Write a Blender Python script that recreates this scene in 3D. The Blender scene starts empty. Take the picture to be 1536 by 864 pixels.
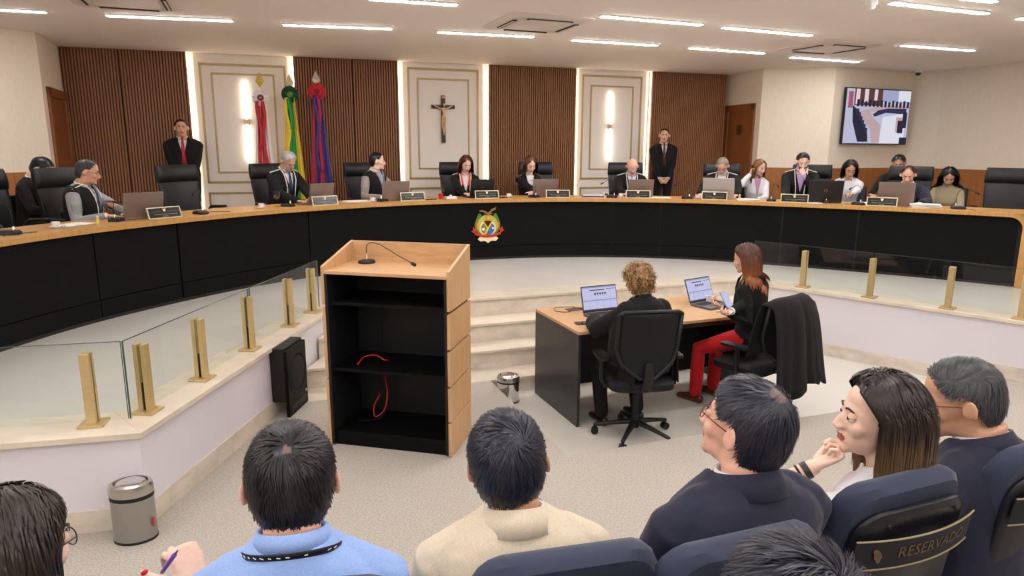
import bpy, bmesh, math, random
import numpy as np
from mathutils import Vector, Matrix
random.seed(7); RNG = np.random.default_rng(11)
SC = bpy.context.scene
COL = SC.collection
PI = math.pi
def V(*a): return np.array(a, float)
def nrm(v):
    v = np.asarray(v, float); return v / (np.linalg.norm(v) + 1e-12)

SC.view_settings.view_transform = 'Standard'; SC.view_settings.look = 'None'; SC.view_settings.gamma = 1; SC.view_settings.use_curve_mapping = False
SC.view_settings.exposure = 0.98
# ------------------------------------------------------------------ camera
FOC, CX, CY, CAMH = 1030.0, 768.0, 432.0, 2.10
_p, _r = math.radians(11.6), math.radians(0.3)
CF = V(0, math.cos(_p), -math.sin(_p)); _U = V(0, math.sin(_p), math.cos(_p)); _R = V(1, 0, 0)
CR = _R*math.cos(_r) + _U*math.sin(_r); CU = -_R*math.sin(_r) + _U*math.cos(_r)
CAMP = V(0, 0, CAMH)
cam_d = bpy.data.cameras.new('camera'); cam = bpy.data.objects.new('camera', cam_d); COL.objects.link(cam)
cam_d.sensor_width = 36; cam_d.lens = FOC/1536*36; cam_d.clip_start = 0.05
M = Matrix(((CR[0], CU[0], -CF[0], 0), (CR[1], CU[1], -CF[1], 0), (CR[2], CU[2], -CF[2], CAMH), (0, 0, 0, 1)))
cam.matrix_world = M; SC.camera = cam
def ray(x, y): return (x-CX)/FOC*CR - (y-CY)/FOC*CU + CF
def at(x, y, z):
    """the place where the sight line of a photograph pixel meets height z"""
    d = ray(x, y); return CAMP + d*((z-CAMH)/d[2])
def att(x, y, t): return CAMP + ray(x, y)*t
def atY(x, y, Y):
    d = ray(x, y); return CAMP + d*(Y/d[1])
def proj(p):
    v = np.asarray(p, float)-CAMP; w = v@CF
    return CX+FOC*(v@CR)/w, CY-FOC*(v@CU)/w

# ------------------------------------------------------------------ materials
MATS = {}
def mat(name, col, rough=.5, metal=0, noise=None, bump=None, emit=None, spec=None, coat=0, trans=0, ior=1.45, sheen=0, island=0, sub=0):
    """noise=(scale xyz, amount, detail)  bump=(scale xyz, strength, distance)"""
    if name in MATS: return MATS[name]
    m = bpy.data.materials.new(name); m.use_nodes = True; nt = m.node_tree; N = nt.nodes; L = nt.links
    b = N['Principled BSDF']; b.inputs['Base Color'].default_value = (*col[:3], 1)
    b.inputs['Roughness'].default_value = rough; b.inputs['Metallic'].default_value = metal
    b.inputs['IOR'].default_value = ior
    if spec is not None: b.inputs['Specular IOR Level'].default_value = spec
    if coat: b.inputs['Coat Weight'].default_value = coat; b.inputs['Coat Roughness'].default_value = .15
    if trans: b.inputs['Transmission Weight'].default_value = trans
    if sheen: b.inputs['Sheen Weight'].default_value = sheen; b.inputs['Sheen Roughness'].default_value = .4
    if sub:
        b.inputs['Subsurface Weight'].default_value = sub; b.inputs['Subsurface Radius'].default_value = (.02, .008, .005); b.inputs['Subsurface Scale'].default_value = .5
    if emit: b.inputs['Emission Color'].default_value = (*emit[0], 1); b.inputs['Emission Strength'].default_value = emit[1]
    def tex(sc, detail=4, rough_=.6):
        tc = N.new('ShaderNodeTexCoord'); mp = N.new('ShaderNodeMapping'); mp.inputs['Scale'].default_value = sc
        nz = N.new('ShaderNodeTexNoise'); nz.inputs['Scale'].default_value = 1; nz.inputs['Detail'].default_value = detail; nz.inputs['Roughness'].default_value = rough_
        L.new(tc.outputs['Object'], mp.inputs['Vector']); L.new(mp.outputs[0], nz.inputs['Vector']); return nz
    src = None
    if noise:
        nz = tex(noise[0], noise[2] if len(noise) > 2 else 4)
        rp = N.new('ShaderNodeValToRGB'); a = noise[1]
        rp.color_ramp.elements[0].position = .3; rp.color_ramp.elements[1].position = .7
        c2 = noise[3] if len(noise) > 3 else tuple(c*(1-a) for c in col)
        rp.color_ramp.elements[0].color = (*c2[:3], 1); rp.color_ramp.elements[1].color = (*[min(1, c*(1+a*.5)) for c in col[:3]], 1)
        L.new(nz.outputs['Fac'], rp.inputs[0]); src = rp.outputs[0]
    if island:
        g = N.new('ShaderNodeNewGeometry'); hs = N.new('ShaderNodeHueSaturation'); mr = N.new('ShaderNodeMapRange')
        mr.inputs['To Min'].default_value = 1-island; mr.inputs['To Max'].default_value = 1+island
        L.new(g.outputs['Random Per Island'], mr.inputs['Value']); L.new(mr.outputs[0], hs.inputs['Value'])
        if src: L.new(src, hs.inputs['Color'])
        else: hs.inputs['Color'].default_value = (*col[:3], 1)
        src = hs.outputs[0]
    if src: L.new(src, b.inputs['Base Color'])
    if bump:
        nz = tex(bump[0], 3); bp = N.new('ShaderNodeBump'); bp.inputs['Strength'].default_value = bump[1]; bp.inputs['Distance'].default_value = bump[2]
        L.new(nz.outputs['Fac'], bp.inputs['Height']); L.new(bp.outputs[0], b.inputs['Normal'])
    MATS[name] = m; return m
def srgb(*c):
    return tuple(((x/255)/12.92 if x <= 10 else ((x/255+.055)/1.055)**2.4) for x in c)

OAK = mat('oak_veneer', srgb(206, 164, 120), .42, noise=((7, 40, 40), .16, 5), bump=((9, 9, 120), .08, .002))
OAKV = mat('oak_veneer_upright_grain', srgb(206, 162, 116), .42, noise=((60, 60, 3), .2, 5), bump=((120, 120, 6), .06, .002))
BENCHW = mat('honey_oak_bench_top', srgb(196, 148, 84), .36, noise=((40, 40, 6), .2, 5))
SLAT = mat('walnut_slats', srgb(152, 102, 66), .55, noise=((60, 60, 2.5), .12, 5))
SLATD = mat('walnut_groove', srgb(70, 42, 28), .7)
DOORW = mat('walnut_door', srgb(140, 84, 46), .4, noise=((30, 30, 1.5), .25, 5))
WAIN = mat('walnut_wainscot', srgb(158, 102, 54), .4, noise=((14, 14, 2), .2, 5))
WALLP = mat('woven_beige_wallpaper', srgb(232, 220, 202), .85, noise=((90, 90, 12), .06, 3), bump=((300, 300, 60), .15, .001))
PAINT = mat('white_wall_paint', srgb(224, 219, 226), .55)
PANELW = mat('cream_panel_paint', srgb(240, 232, 224), .5)
CEIL = mat('ceiling_paint', srgb(238, 230, 222), .8)
GOLDTRIM = mat('champagne_moulding', srgb(176, 156, 112), .38, metal=.35)
BRASS = mat('brushed_brass', srgb(214, 190, 140), .36, metal=.6, noise=((6, 6, 200), .1, 3))
MARBLE = mat('travertine', srgb(224, 212, 194), .3, noise=((3.2, 6, 9), .16, 8), coat=.25)
MARBLE2 = mat('travertine_riser', srgb(222, 211, 196), .4, noise=((5, 5, 10), .2, 8))
TILE = mat('pale_floor_tile', srgb(206, 202, 196), .28, noise=((2, 2, 2), .05, 4), coat=.15)
TILE2 = mat('pale_pit_tile', srgb(208, 204, 196), .3, noise=((2.5, 2.5, 2.5), .06, 5))
CARPET = mat('beige_loop_carpet', srgb(182, 174, 164), .95, noise=((90, 90, 90), .28, 2), bump=((160, 160, 160), .5, .004))
BLACKP = mat('black_laminate', srgb(7, 7, 9), .5, spec=.18)
BLACKIN = mat('black_melamine', srgb(20, 20, 22), .55)
BLKPL = mat('black_plastic', srgb(16, 17, 20), .45)
BLKMET = mat('black_metal', srgb(20, 20, 22), .4, metal=.3)
GRAPH = mat('graphite_laminate', srgb(46, 46, 46), .34, noise=((60, 60, 2), .12, 3))
STEEL = mat('brushed_steel', srgb(190, 186, 180), .25, metal=.9)
CHROME = mat('polished_chrome', srgb(225, 225, 225), .1, metal=1)
BINGREY = mat('satin_grey_metal', srgb(158, 154, 148), .35, metal=.5)
LEATH = mat('black_leather', srgb(17, 19, 22), .45, bump=((120, 120, 120), .15, .002))
MESHB = mat('black_mesh_fabric', srgb(13, 14, 19), .8, bump=((400, 400, 400), .3, .001))
WHITE = mat('white_gloss', srgb(236, 234, 232), .3)
PAPER = mat('white_paper', srgb(238, 236, 236), .7)
def glassmat():
    m = bpy.data.materials.new('clear_glass'); m.use_nodes = True; nt = m.node_tree; N = nt.nodes; L = nt.links
    N.remove(N['Principled BSDF']); out = N['Material Output']
    tr = N.new('ShaderNodeBsdfTransparent'); tr.inputs[0].default_value = (.95, .975, .965, 1)
    gl = N.new('ShaderNodeBsdfGlossy'); gl.inputs['Roughness'].default_value = .02
    fr = N.new('ShaderNodeFresnel'); fr.inputs[0].default_value = 1.5
    ge = N.new('ShaderNodeNewGeometry'); su = N.new('ShaderNodeMath'); su.operation = 'SUBTRACT'; su.inputs[0].default_value = 1; L.new(ge.outputs['Backfacing'], su.inputs[1])
    mu = N.new('ShaderNodeMath'); mu.operation = 'MULTIPLY'; L.new(fr.outputs[0], mu.inputs[0]); L.new(su.outputs[0], mu.inputs[1])
    mx = N.new('ShaderNodeMixShader'); L.new(mu.outputs[0], mx.inputs[0]); L.new(tr.outputs[0], mx.inputs[1]); L.new(gl.outputs[0], mx.inputs[2])
    L.new(mx.outputs[0], out.inputs['Surface']); return m
GLASS = glassmat()
GLEDGE = mat('green_glass_edge', srgb(60, 90, 86), .2)
CRYSTAL = mat('crystal', (.93, .95, .96), .02, trans=1, ior=1.3)
def emis(name, col, s): return mat(name, (0, 0, 0), .5, emit=(col, s))

# ------------------------------------------------------------------ mesh builder
class MB:
    def __init__(s): s.v = []; s.f = []; s.n = 0; s.mi = []
    def add(s, v, f, mi=0):
        v = np.asarray(v, float).reshape(-1, 3); o = s.n
        s.v.append(v); s.f += [tuple(i+o for i in q) for q in f]; s.mi += [mi]*len(f); s.n += len(v); return s
    def box(s, c, d, rz=0, M3=None, mi=0):
        x, y, z = [q/2 for q in d]
        v = np.array([(-x, -y, -z), (x, -y, -z), (x, y, -z), (-x, y, -z), (-x, -y, z), (x, -y, z), (x, y, z), (-x, y, z)])
        if M3 is not None: v = v@np.asarray(M3).T
        elif rz:
            c_, s_ = math.cos(rz), math.sin(rz); v = v@np.array([(c_, -s_, 0), (s_, c_, 0), (0, 0, 1)]).T
        return s.add(v+np.asarray(c, float), [(0, 3, 2, 1), (4, 5, 6, 7), (0, 1, 5, 4), (1, 2, 6, 5), (2, 3, 7, 6), (3, 0, 4, 7)], mi)
    def rings(s, R, cap=True, closed=False, mi=0):
        R = [np.asarray(r, float) for r in R]; n = len(R[0]); k = len(R); f = []
        for i in range(k if closed else k-1):
            a = i*n; b = ((i+1) % k)*n
            for j in range(n): f.append((a+j, a+(j+1) % n, b+(j+1) % n, b+j))
        if cap and not closed: f.append(tuple(range(n-1, -1, -1))); f.append(tuple((k-1)*n+j for j in range(n)))
        return s.add(np.vstack(R), f, mi)
    def limb(s, pts, rad, n=14, round_=True, up=None, e=2.0, mi=0):
        """tapered tube through points; rad entries a number or (side, up) pair"""
        P = [np.asarray(p, float) for p in pts]; k = len(P)
        T = [nrm((P[min(i+1, k-1)]-P[max(i-1, 0)])) for i in range(k)]
        u = np.asarray(up, float) if up is not None else (V(0, 0, 1) if abs(T[0][2]) < .9 else V(0, 1, 0))
        R = []; 
        rr = [(r, r) if np.isscalar(r) else r for r in rad]
        th = np.linspace(0, 2*PI, n, endpoint=False); c, q = np.cos(th), np.sin(th)
        if e != 2.0: c, q = np.sign(c)*abs(c)**(2/e), np.sign(q)*abs(q)**(2/e)
        fr = []
        for i in range(k):
            sd = nrm(np.cross(T[i], u)); u2 = np.cross(sd, T[i]); fr.append((sd, u2))
            if up is None: u = u2
        def ring(p, i, sc=1): return p + np.outer(c*rr[i][0]*sc, fr[i][0]) + np.outer(q*rr[i][1]*sc, fr[i][1])
        if round_:
            m0 = min(rr[0]); 
            for a in (80, 55, 30): R.append(ring(P[0]-T[0]*m0*math.sin(math.radians(a)), 0, math.cos(math.radians(a))))
        for i in range(k): R.append(ring(P[i], i))
        if round_:
            m1 = min(rr[-1])
            for a in (30, 55, 80): R.append(ring(P[-1]+T[-1]*m1*math.sin(math.radians(a)), k-1, math.cos(math.radians(a))))
        return s.rings(R, mi=mi)
    def ell(s, c, r, M3=None, n=16, m=10, mi=0):
        R = []
        for i in range(1, m):
            a = PI*i/m; th = np.linspace(0, 2*PI, n, endpoint=False)
            R.append(np.c_[np.cos(th)*math.sin(a), np.sin(th)*math.sin(a), np.full(n, -math.cos(a))])
        v = np.vstack([V(0, 0, -1)[None], *R, V(0, 0, 1)[None]])*np.asarray(r, float)
        if M3 is not None: v = v@np.asarray(M3).T
        f = []; k = m-1
        for j in range(n): f.append((0, 1+(j+1) % n, 1+j))
        for i in range(k-1):
            for j in range(n): a = 1+i*n; f.append((a+j, a+(j+1) % n, a+n+(j+1) % n, a+n+j))
        t = len(v)-1; a = 1+(k-1)*n
        for j in range(n): f.append((a+j, a+(j+1) % n, t))
        return s.add(v+np.asarray(c, float), f, mi)
    def lathe(s, prof, c=(0, 0, 0), n=24, sx=1, sy=1, mi=0):
        th = np.linspace(0, 2*PI, n, endpoint=False)
        R = [np.c_[np.cos(th)*max(r, 1e-4)*sx, np.sin(th)*max(r, 1e-4)*sy, np.full(n, z)]+np.asarray(c, float) for r, z in prof]
        return s.rings(R, mi=mi)
    def prism(s, poly, z0, z1, mi=0):
        P = np.asarray(poly, float); n = len(P)
        A = sum(P[i][0]*P[(i+1) % n][1]-P[(i+1) % n][0]*P[i][1] for i in range(n))
        if A < 0: P = P[::-1]
        v = np.vstack([np.c_[P, np.full(n, z0)], np.c_[P, np.full(n, z1)]])
        f = [tuple(range(n-1, -1, -1)), tuple(range(n, 2*n))]+[(i, (i+1) % n, n+(i+1) % n, n+i) for i in range(n)]
        return s.add(v, f, mi)
    def plate(s, poly, o, ex, ey, t, mi=0):
        """polygon drawn in the ex/ey plane at o, thickness t along ex x ey"""
        ex, ey = np.asarray(ex, float), np.asarray(ey, float); ez = np.cross(ex, ey); P = np.asarray(poly, float); n = len(P)
        A = sum(P[i][0]*P[(i+1) % n][1]-P[(i+1) % n][0]*P[i][1] for i in range(n))
        if A < 0: P = P[::-1]
        b = np.asarray(o, float)+np.outer(P[:, 0], ex)+np.outer(P[:, 1], ey)
        return s.add(np.vstack([b, b+ez*t]), [tuple(range(n-1, -1, -1)), tuple(range(n, 2*n))]+[(i, (i+1) % n, n+(i+1) % n, n+i) for i in range(n)], mi)
    def grid(s, G, mi=0):
        G = np.asarray(G, float); a, b = G.shape[:2]
        return s.add(G.reshape(-1, 3), [(i*b+j, i*b+j+1, (i+1)*b+j+1, (i+1)*b+j) for i in range(a-1) for j in range(b-1)], mi)
    def mesh(s, name):
        me = bpy.data.meshes.new(name); v = np.vstack(s.v) if s.v else np.zeros((0, 3))
        me.from_pydata(v.tolist(), [], s.f)
        if any(s.mi): me.polygons.foreach_set('material_index', s.mi)
        return me
    def build(s, name, m, parent=None, off=None, smooth=False, bevel=0, seg=2, sub=0, solid=0, T=None):
        if off is not None:
            s.v = [q-np.asarray(off, float) for q in s.v]
        me = s.mesh(name)
        for k in (m if isinstance(m, (list, tuple)) else [m]): me.materials.append(k)
        return link(name, me, parent, smooth, bevel, seg, sub, solid)
def link(name, me, parent=None, smooth=False, bevel=0, seg=2, sub=0, solid=0):
    o = bpy.data.objects.new(name, me); COL.objects.link(o)
    if parent is not None: o.parent = parent
    if smooth or bevel: 
        me.polygons.foreach_set('use_smooth', [True]*len(me.polygons))
        if not smooth or smooth == 'auto': me.set_sharp_from_angle(angle=math.radians(42))
    if solid:
        d = o.modifiers.new('s', 'SOLIDIFY'); d.thickness = solid; d.offset = 0
    if bevel:
        b = o.modifiers.new('b', 'BEVEL'); b.width = bevel; b.segments = seg; b.limit_method = 'ANGLE'; b.angle_limit = math.radians(40); b.harden_normals = True
    if sub:
        d = o.modifiers.new('u', 'SUBSURF'); d.levels = sub; d.render_levels = sub
    return o
def thing(name, label, cat, loc=(0, 0, 0), rz=0, group=None):
    o = bpy.data.objects.new(name, None); COL.objects.link(o); o.empty_display_size = .1
    o.location = [float(q) for q in loc]; o.rotation_euler = (0, 0, rz); tag(o, label, cat, group); return o
def tag(o, label=None, cat=None, group=None, kind=None):
    if label: o['label'] = label
    if cat: o['category'] = cat
    if group: o['group'] = group
    if kind: o['kind'] = kind
    return o
def copy_tree(o, parent=None):
    c = o.copy(); COL.objects.link(c); c.parent = parent
    for ch in list(o.children): copy_tree(ch, c)
    return c
def place(proto, used, loc, rz, label, group=None):
    """first use moves the prototype itself, later uses are copies"""
    o = proto if not used.get(proto.name) else copy_tree(proto); used[proto.name] = True
    o.location = [float(q) for q in loc]; o.rotation_euler = (0, 0, rz); o['label'] = label
    if group: o['group'] = group
    return o
USED = {}
def text_mesh(s, size, extr=.0005):
    cu = bpy.data.curves.new('t', 'FONT'); cu.body = s; cu.size = size; cu.extrude = extr; cu.align_x = 'CENTER'; cu.align_y = 'CENTER'; cu.resolution_u = 2
    ob = bpy.data.objects.new('t', cu); COL.objects.link(ob); bpy.context.view_layer.update()
    me = bpy.data.meshes.new_from_object(ob); bpy.data.objects.remove(ob)
    v = np.array([tuple(q.co) for q in me.vertices]); f = [tuple(p.vertices) for p in me.polygons]; bpy.data.meshes.remove(me); return v, f
def frame_text(mb, s, size, o, ex, ey, extr=.0005, mi=0):
    v, f = text_mesh(s, size, extr); ex, ey = nrm(ex), nrm(ey); ez = np.cross(ex, ey)
    mb.add(np.asarray(o, float)+v[:, :1]*ex+v[:, 1:2]*ey+v[:, 2:]*ez, f, mi)
# ------------------------------------------------------------------ room plan
A0 = math.radians(20.5); UX = V(math.cos(A0), math.sin(A0)); VX = V(-math.sin(A0), math.cos(A0))
def uv(u, v): return UX*u+VX*v
ZC = 3.40; ZD = 0.57; ZJ = 0.70; ZPIT = -0.13
def S(o): o['kind'] = 'structure'; return o
def isect(p, d, q, e):
    a = np.array([[d[0], -e[0]], [d[1], -e[1]]]); t = np.linalg.solve(a, np.asarray(q)-np.asarray(p)); return np.asarray(p)+np.asarray(d)*t[0]
# dais outline
KL0, KL1, KL2d = V(-2.01, 3.49), V(-1.73, 6.40), nrm(V(-.975, -.222))
LdirA = nrm(KL1-KL0)
KR0, Rdir = V(3.30, 7.40), nrm(V(.708, -.706))
v_n1, v_n2, v_n3, v_n4 = 6.57, 6.28, 5.99, 5.69
def Lx(v): return isect(KL0, LdirA, uv(0, v), UX)
def Rx(v): return isect(KR0, Rdir, uv(0, v), UX)
KLF = KL0+KL2d*5.4; KRF = KR0+Rdir*5.2
def poly_off(p, q, n): return p+n, q+n

# floors
m = MB()
def uvbox(m, u0, u1, v0, v1, z0, z1): m.prism([uv(u0, v0), uv(u1, v0), uv(u1, v1), uv(u0, v1)], z0, z1)
uvbox(m, -14, 14, -9, 4.02, -.3, 0); uvbox(m, -14, 1.92, 4.02, v_n4, -.3, 0); uvbox(m, 6.30, 14, 4.02, 9, -.3, 0)
S(m.build('floor', CARPET))
m = MB(); uvbox(m, 1.92, 6.30, 4.02, 9, -.3, ZPIT); S(m.build('floor', TILE2))
m = MB(); dl = .03
top_l, top_r = Lx(v_n1), Rx(v_n1)
body = [KLF, KL0, top_l, top_r, KRF, V(11, 15), V(-11, 15)]
nL = V(-LdirA[1], LdirA[0]); nK = V(-KL2d[1], KL2d[0])*-1; nR = V(Rdir[1], -Rdir[0])*-1   # inward normals
if nL[0] > 0: nL = -nL
if nK[1] < 0: nK = -nK
if nR[1] < 0: nR = -nR
inK = isect(KLF+nK*dl, KL2d, KL0+nL*dl, LdirA)
bl = [KLF+nK*dl, inK, Lx(v_n1+.04)+nL*dl, Rx(v_n1+.04)+nR*dl, KRF+nR*dl, V(11, 15), V(-11, 15)]
m.prism(bl, -.2, .54); S(m.build('wall_dais', PAINT))
m = MB(); m.prism([*[q for q in (KLF+nK*.36, isect(KLF+nK*.36, KL2d, KL0+nL*.34, LdirA), isect(KL0+nL*.34, LdirA, uv(0, 6.93), UX), isect(KR0+nR*.34, Rdir, uv(0, 6.93), UX), KRF+nR*.34)], V(11, 15), V(-11, 15)], .54, ZD)
S(m.build('floor', TILE))
# marble kerb slabs
m = MB(); a = isect(KLF+nK*.36, KL2d, KL0+nL*.34, LdirA)
m.prism([KLF, KL0, a, KLF+nK*.36], .535, ZD+.001)
m.prism([KL0, top_l, Lx(6.93), isect(KL0+nL*.34, LdirA, uv(0, 6.93), UX), a], .535, ZD+.001)
S(m.build('trim_1', MARBLE, bevel=.004))
m = MB(); m.prism([top_r, KRF, KRF+nR*.34, isect(KR0+nR*.34, Rdir, uv(0, 6.93), UX), Rx(6.93)], .535, ZD+.001); S(m.build('trim_2', MARBLE, bevel=.004))
# steps
def step(v, vb, z0, z1, name):
    m = MB(); l, r, lb, rb = Lx(v), Rx(v), Lx(vb), Rx(vb)
    m.prism([l, r, rb, lb], z1-.025, z1); m2 = MB(); o = VX*.02
    m2.prism([l+o, r+o, rb, lb], z0, z1-.025)
    S(m.build(name, MARBLE, bevel=.003)); S(m2.build(name, MARBLE2))
step(v_n4, v_n3+.05, -.2, .002, 'trim_3'); step(v_n3, v_n2+.05, -.1, .19, 'trim_4'); step(v_n2, v_n1+.05, 0, .38, 'trim_5'); step(v_n1, 6.93, .1, ZD+.001, 'trim_6')
# skirtings on the dais wall
def skirt(p, q, n, z0, z1, t, name):
    m = MB(); m.prism([p-n*t, q-n*t, q+n*.02, p+n*.02], z0, z1); S(m.build(name, MARBLE2, bevel=.002))
b0, b1 = inK, Lx(v_n3)+nL*dl
skirt(KLF+nK*dl, inK, nK, 0, .13, .008, 'baseboard_left'); skirt(b0, b1, nL, 0, .13, .008, 'baseboard_left')
eR = isect(KR0+nR*dl, Rdir, uv(6.30, 0), VX)
skirt(Rx(v_n3)+nR*dl, eR, nR, ZPIT, 0.0, .008, 'baseboard_right'); skirt(eR, KRF+nR*dl, nR, 0, .13, .008, 'baseboard_right')
# audience floor, one shallow step up
m = MB(); uvbox(m, -12, 12, -9, 2.25, 0, .15); S(m.build('floor', CARPET))

# ceiling
m = MB(); m.box((0, 4, ZC+.05), (30, 26, .1)); S(m.build('ceiling', CEIL))

# back wall
AW = math.radians(17.6); WU = V(math.cos(AW), math.sin(AW), 0); WN = V(math.sin(AW), -math.cos(AW), 0)   # WN points into the room
W0 = V(-6.15, 9.76, 0)
def wall_s(x, y):
    d = ray(x, y); t = ((W0-CAMP)@WN)/(d@WN); p = CAMP+d*t; return (p-W0)@WU, p[2]
bs = [0]+[wall_s(*q)[0] for q in ((278, 78), (439, 84), (596, 88), (733, 93), (864, 98), (979, 107))]+[wall_s(1090, 112)[0]]
def slats(s0, s1, name, seam=None):
    m = MB(); pitch = .0375; n = max(1, int((s1-s0)/pitch)); prof = []
    pitch = (s1-s0)/n
    for i in range(n):
        a = s0+i*pitch
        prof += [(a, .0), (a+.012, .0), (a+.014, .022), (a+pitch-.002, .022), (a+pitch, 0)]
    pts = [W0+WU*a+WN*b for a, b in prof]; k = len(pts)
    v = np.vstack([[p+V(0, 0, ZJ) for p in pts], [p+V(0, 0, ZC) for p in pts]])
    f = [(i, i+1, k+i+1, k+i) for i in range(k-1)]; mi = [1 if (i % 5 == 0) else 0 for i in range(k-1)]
    m.add(v, f); m.mi = mi
    for s_ in (s0, s1):   # returns
        e = W0+WU*s_; m.add([e+V(0, 0, ZJ), e+WN*.03+V(0, 0, ZJ), e+WN*.03+V(0, 0, ZC), e-WN*.12+V(0, 0, ZC), e-WN*.12+V(0, 0, ZJ)], [(0, 1, 2, 3, 4)])
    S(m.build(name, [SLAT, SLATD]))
sm = wall_s(176, 75)[0]; sm2 = wall_s(527, 87)[0]
slats(.0, sm-.006, 'trim_7'); slats(sm+.006, bs[1], 'trim_7'); slats(bs[2], sm2-.005, 'trim_8'); slats(sm2+.005, bs[3], 'trim_8')
slats(bs[4], bs[5], 'trim_9'); slats(bs[6], bs[7], 'trim_10')
m = MB(); e = bs[7]+.3
m.prism([(W0-WU*.3-WN*.12)[:2], (W0+WU*e-WN*.12)[:2], (W0+WU*e-WN*.3)[:2], (W0-WU*.3-WN*.3)[:2]], 0, ZC+.02); S(m.build('wall_back', PANELW))
COVE = emis('warm_led_cove', (1.0, .78, .54), 7.0)
SCON = emis('white_led_sconce', (1.0, .86, .70), 6.0)
def bar_frame(m, s0, s1, z0, z1, w, off):
    for (a, b, c, d) in ((s0, s1, z1-w, z1), (s0, s1, z0, z0+w), (s0, s0+w, z0, z1), (s1-w, s1, z0, z1)):
        p = W0+WU*((a+b)/2)+WN*off+V(0, 0, (c+d)/2)
        m.box(p, (b-a, .018, d-c), AW)
POFF = -.07
pf = [((296, 93), (428, 97), 275, (315, 108), (411, 260)), ((611, 100), (719, 104), 269, (626, 116), (705, 254)), ((875, 111), (966, 115), 269, (888, 127), (953, 255))]
for k, (i0, (a, b, yb, c, d)) in enumerate(zip((1, 3, 5), pf)):
    s0, s1 = bs[i0], bs[i0+1]
    m = MB(); p = W0+WU*((s0+s1)/2)+WN*(POFF-.01)+V(0, 0, (ZC+ZJ)/2); m.box(p, (s1-s0-.16, .05, ZC-ZJ), AW)
    S(m.build('trim_%d' % (11+k), PANELW, bevel=.004))
    m = MB(); o0, zt = wall_s(*a); o1, _ = wall_s(*b); zb = wall_s((a[0]+b[0])/2, yb)[1]; bar_frame(m, o0, o1, zb, zt, .032, POFF+.02)
    i0_, zt2 = wall_s(*c); i1_, _ = wall_s(d[0], c[1]); zb2 = wall_s((c[0]+d[0])/2, d[1])[1]; bar_frame(m, i0_, i1_, zb2, zt2, .026, POFF+.02)
    bar_frame(m, o0, o1, ZJ+.15, zb-.13, .03, POFF+.02)
    S(m.build('trim_%d' % (14+k), GOLDTRIM, bevel=.004))
    for s_, sg in ((s0, 1), (s1, -1)):
        t = thing('led_cove_strip', 'warm glowing vertical light strip along the %s edge of the %s cream wall panel' % ('left' if sg > 0 else 'right', ('panel behind the flags', 'crucifix', 'right sconce')[k].replace('panel ', '')), 'light strip', W0+WU*(s_+sg*.012)+V(0, 0, ZJ))
        m = MB(); m.box(W0+WU*(s_+sg*.006)+WN*-.045+V(0, 0, (ZC+ZJ)/2), (.010, .03, ZC-ZJ-.02), AW); m.build('diffuser', COVE, t, off=np.array(t.location))
# wall sconces
for (x, y0, y1, lab) in ((366, 121, 243, 'tall glowing linear wall sconce left of the red and white flag'), (918, 138, 240, 'tall glowing linear wall sconce above the bald man at the bench')):
    s_, z1 = wall_s(x, y0); _, z0 = wall_s(x, y1); zm = (z0+z1)/2; P = W0+WU*s_+WN*(POFF+.015)
    t = thing('wall_sconce', lab, 'wall lamp', P+V(0, 0, zm), 0, 'linear wall sconces')
    m = MB(); m.box(V(0, 0, 0)+WN*.02, (.07, .04, .09), AW); m.box(WN*.055, (.025, .05, .06), AW); m.build('mount', BRASS, t, bevel=.004)
    for a, b in ((.03, z1-zm), (-(zm-z0), -.03)):
        m = MB(); m.box(WN*.050+V(0, 0, (a+b)/2), (.012, .006, abs(b-a)), AW); m.build('light_bar', BRASS, t)
        m = MB(); m.box(WN*.040+V(0, 0, (a+b)/2), (.030, .014, abs(b-a)-.01), AW); m.build('diffuser', SCON, t)

# side walls of the room
def wallseg(p, q, name, m_=WALLP, z0=-.2, z1=ZC+.02, t=.15, wains=None):
    p, q = V(*p), V(*q); d = nrm(q-p); n = V(-d[1], d[0]); c = V(0, 5)
    if (c-p)@n > 0: n = -n
    m = MB(); m.prism([p, q, q+n*t, p+n*t], z0, z1); o = S(m.build(name, m_))
    if wains:
        m = MB(); m.prism([p-n*.02, q-n*.02, q+n*.01, p+n*.01], ZJ-.1, wains); S(m.build('trim_17', WAIN, bevel=.003))
    return o, d, n
Lw = [(-7.9, -5.5), (-7.9, 4.4), (-5.82, 8.1), (-5.66, 8.56), (-6.22, 9.9)]
ZW = 1.78
wallseg(Lw[0], Lw[1], 'wall_left'); wallseg(Lw[1], Lw[2], 'wall_left', wains=ZW)
wallseg(Lw[2], Lw[3], 'wall_left', wains=ZW); wallseg(Lw[3], Lw[4], 'wall_left')
Rw = [(3.92, 13.1), (4.20, 12.02), (5.23, 11.60), (6.95, 12.38), (7.23, 12.0), (8.1, 9.8), (9.3, 5.5), (9.3, -5.5)]
for i in range(7): wallseg(Rw[i], Rw[i+1], 'wall_right', wains=None if i in (0, 6) else ZW)
wallseg((9.3, -5.5), (-7.9, -5.5), 'wall_front')
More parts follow.
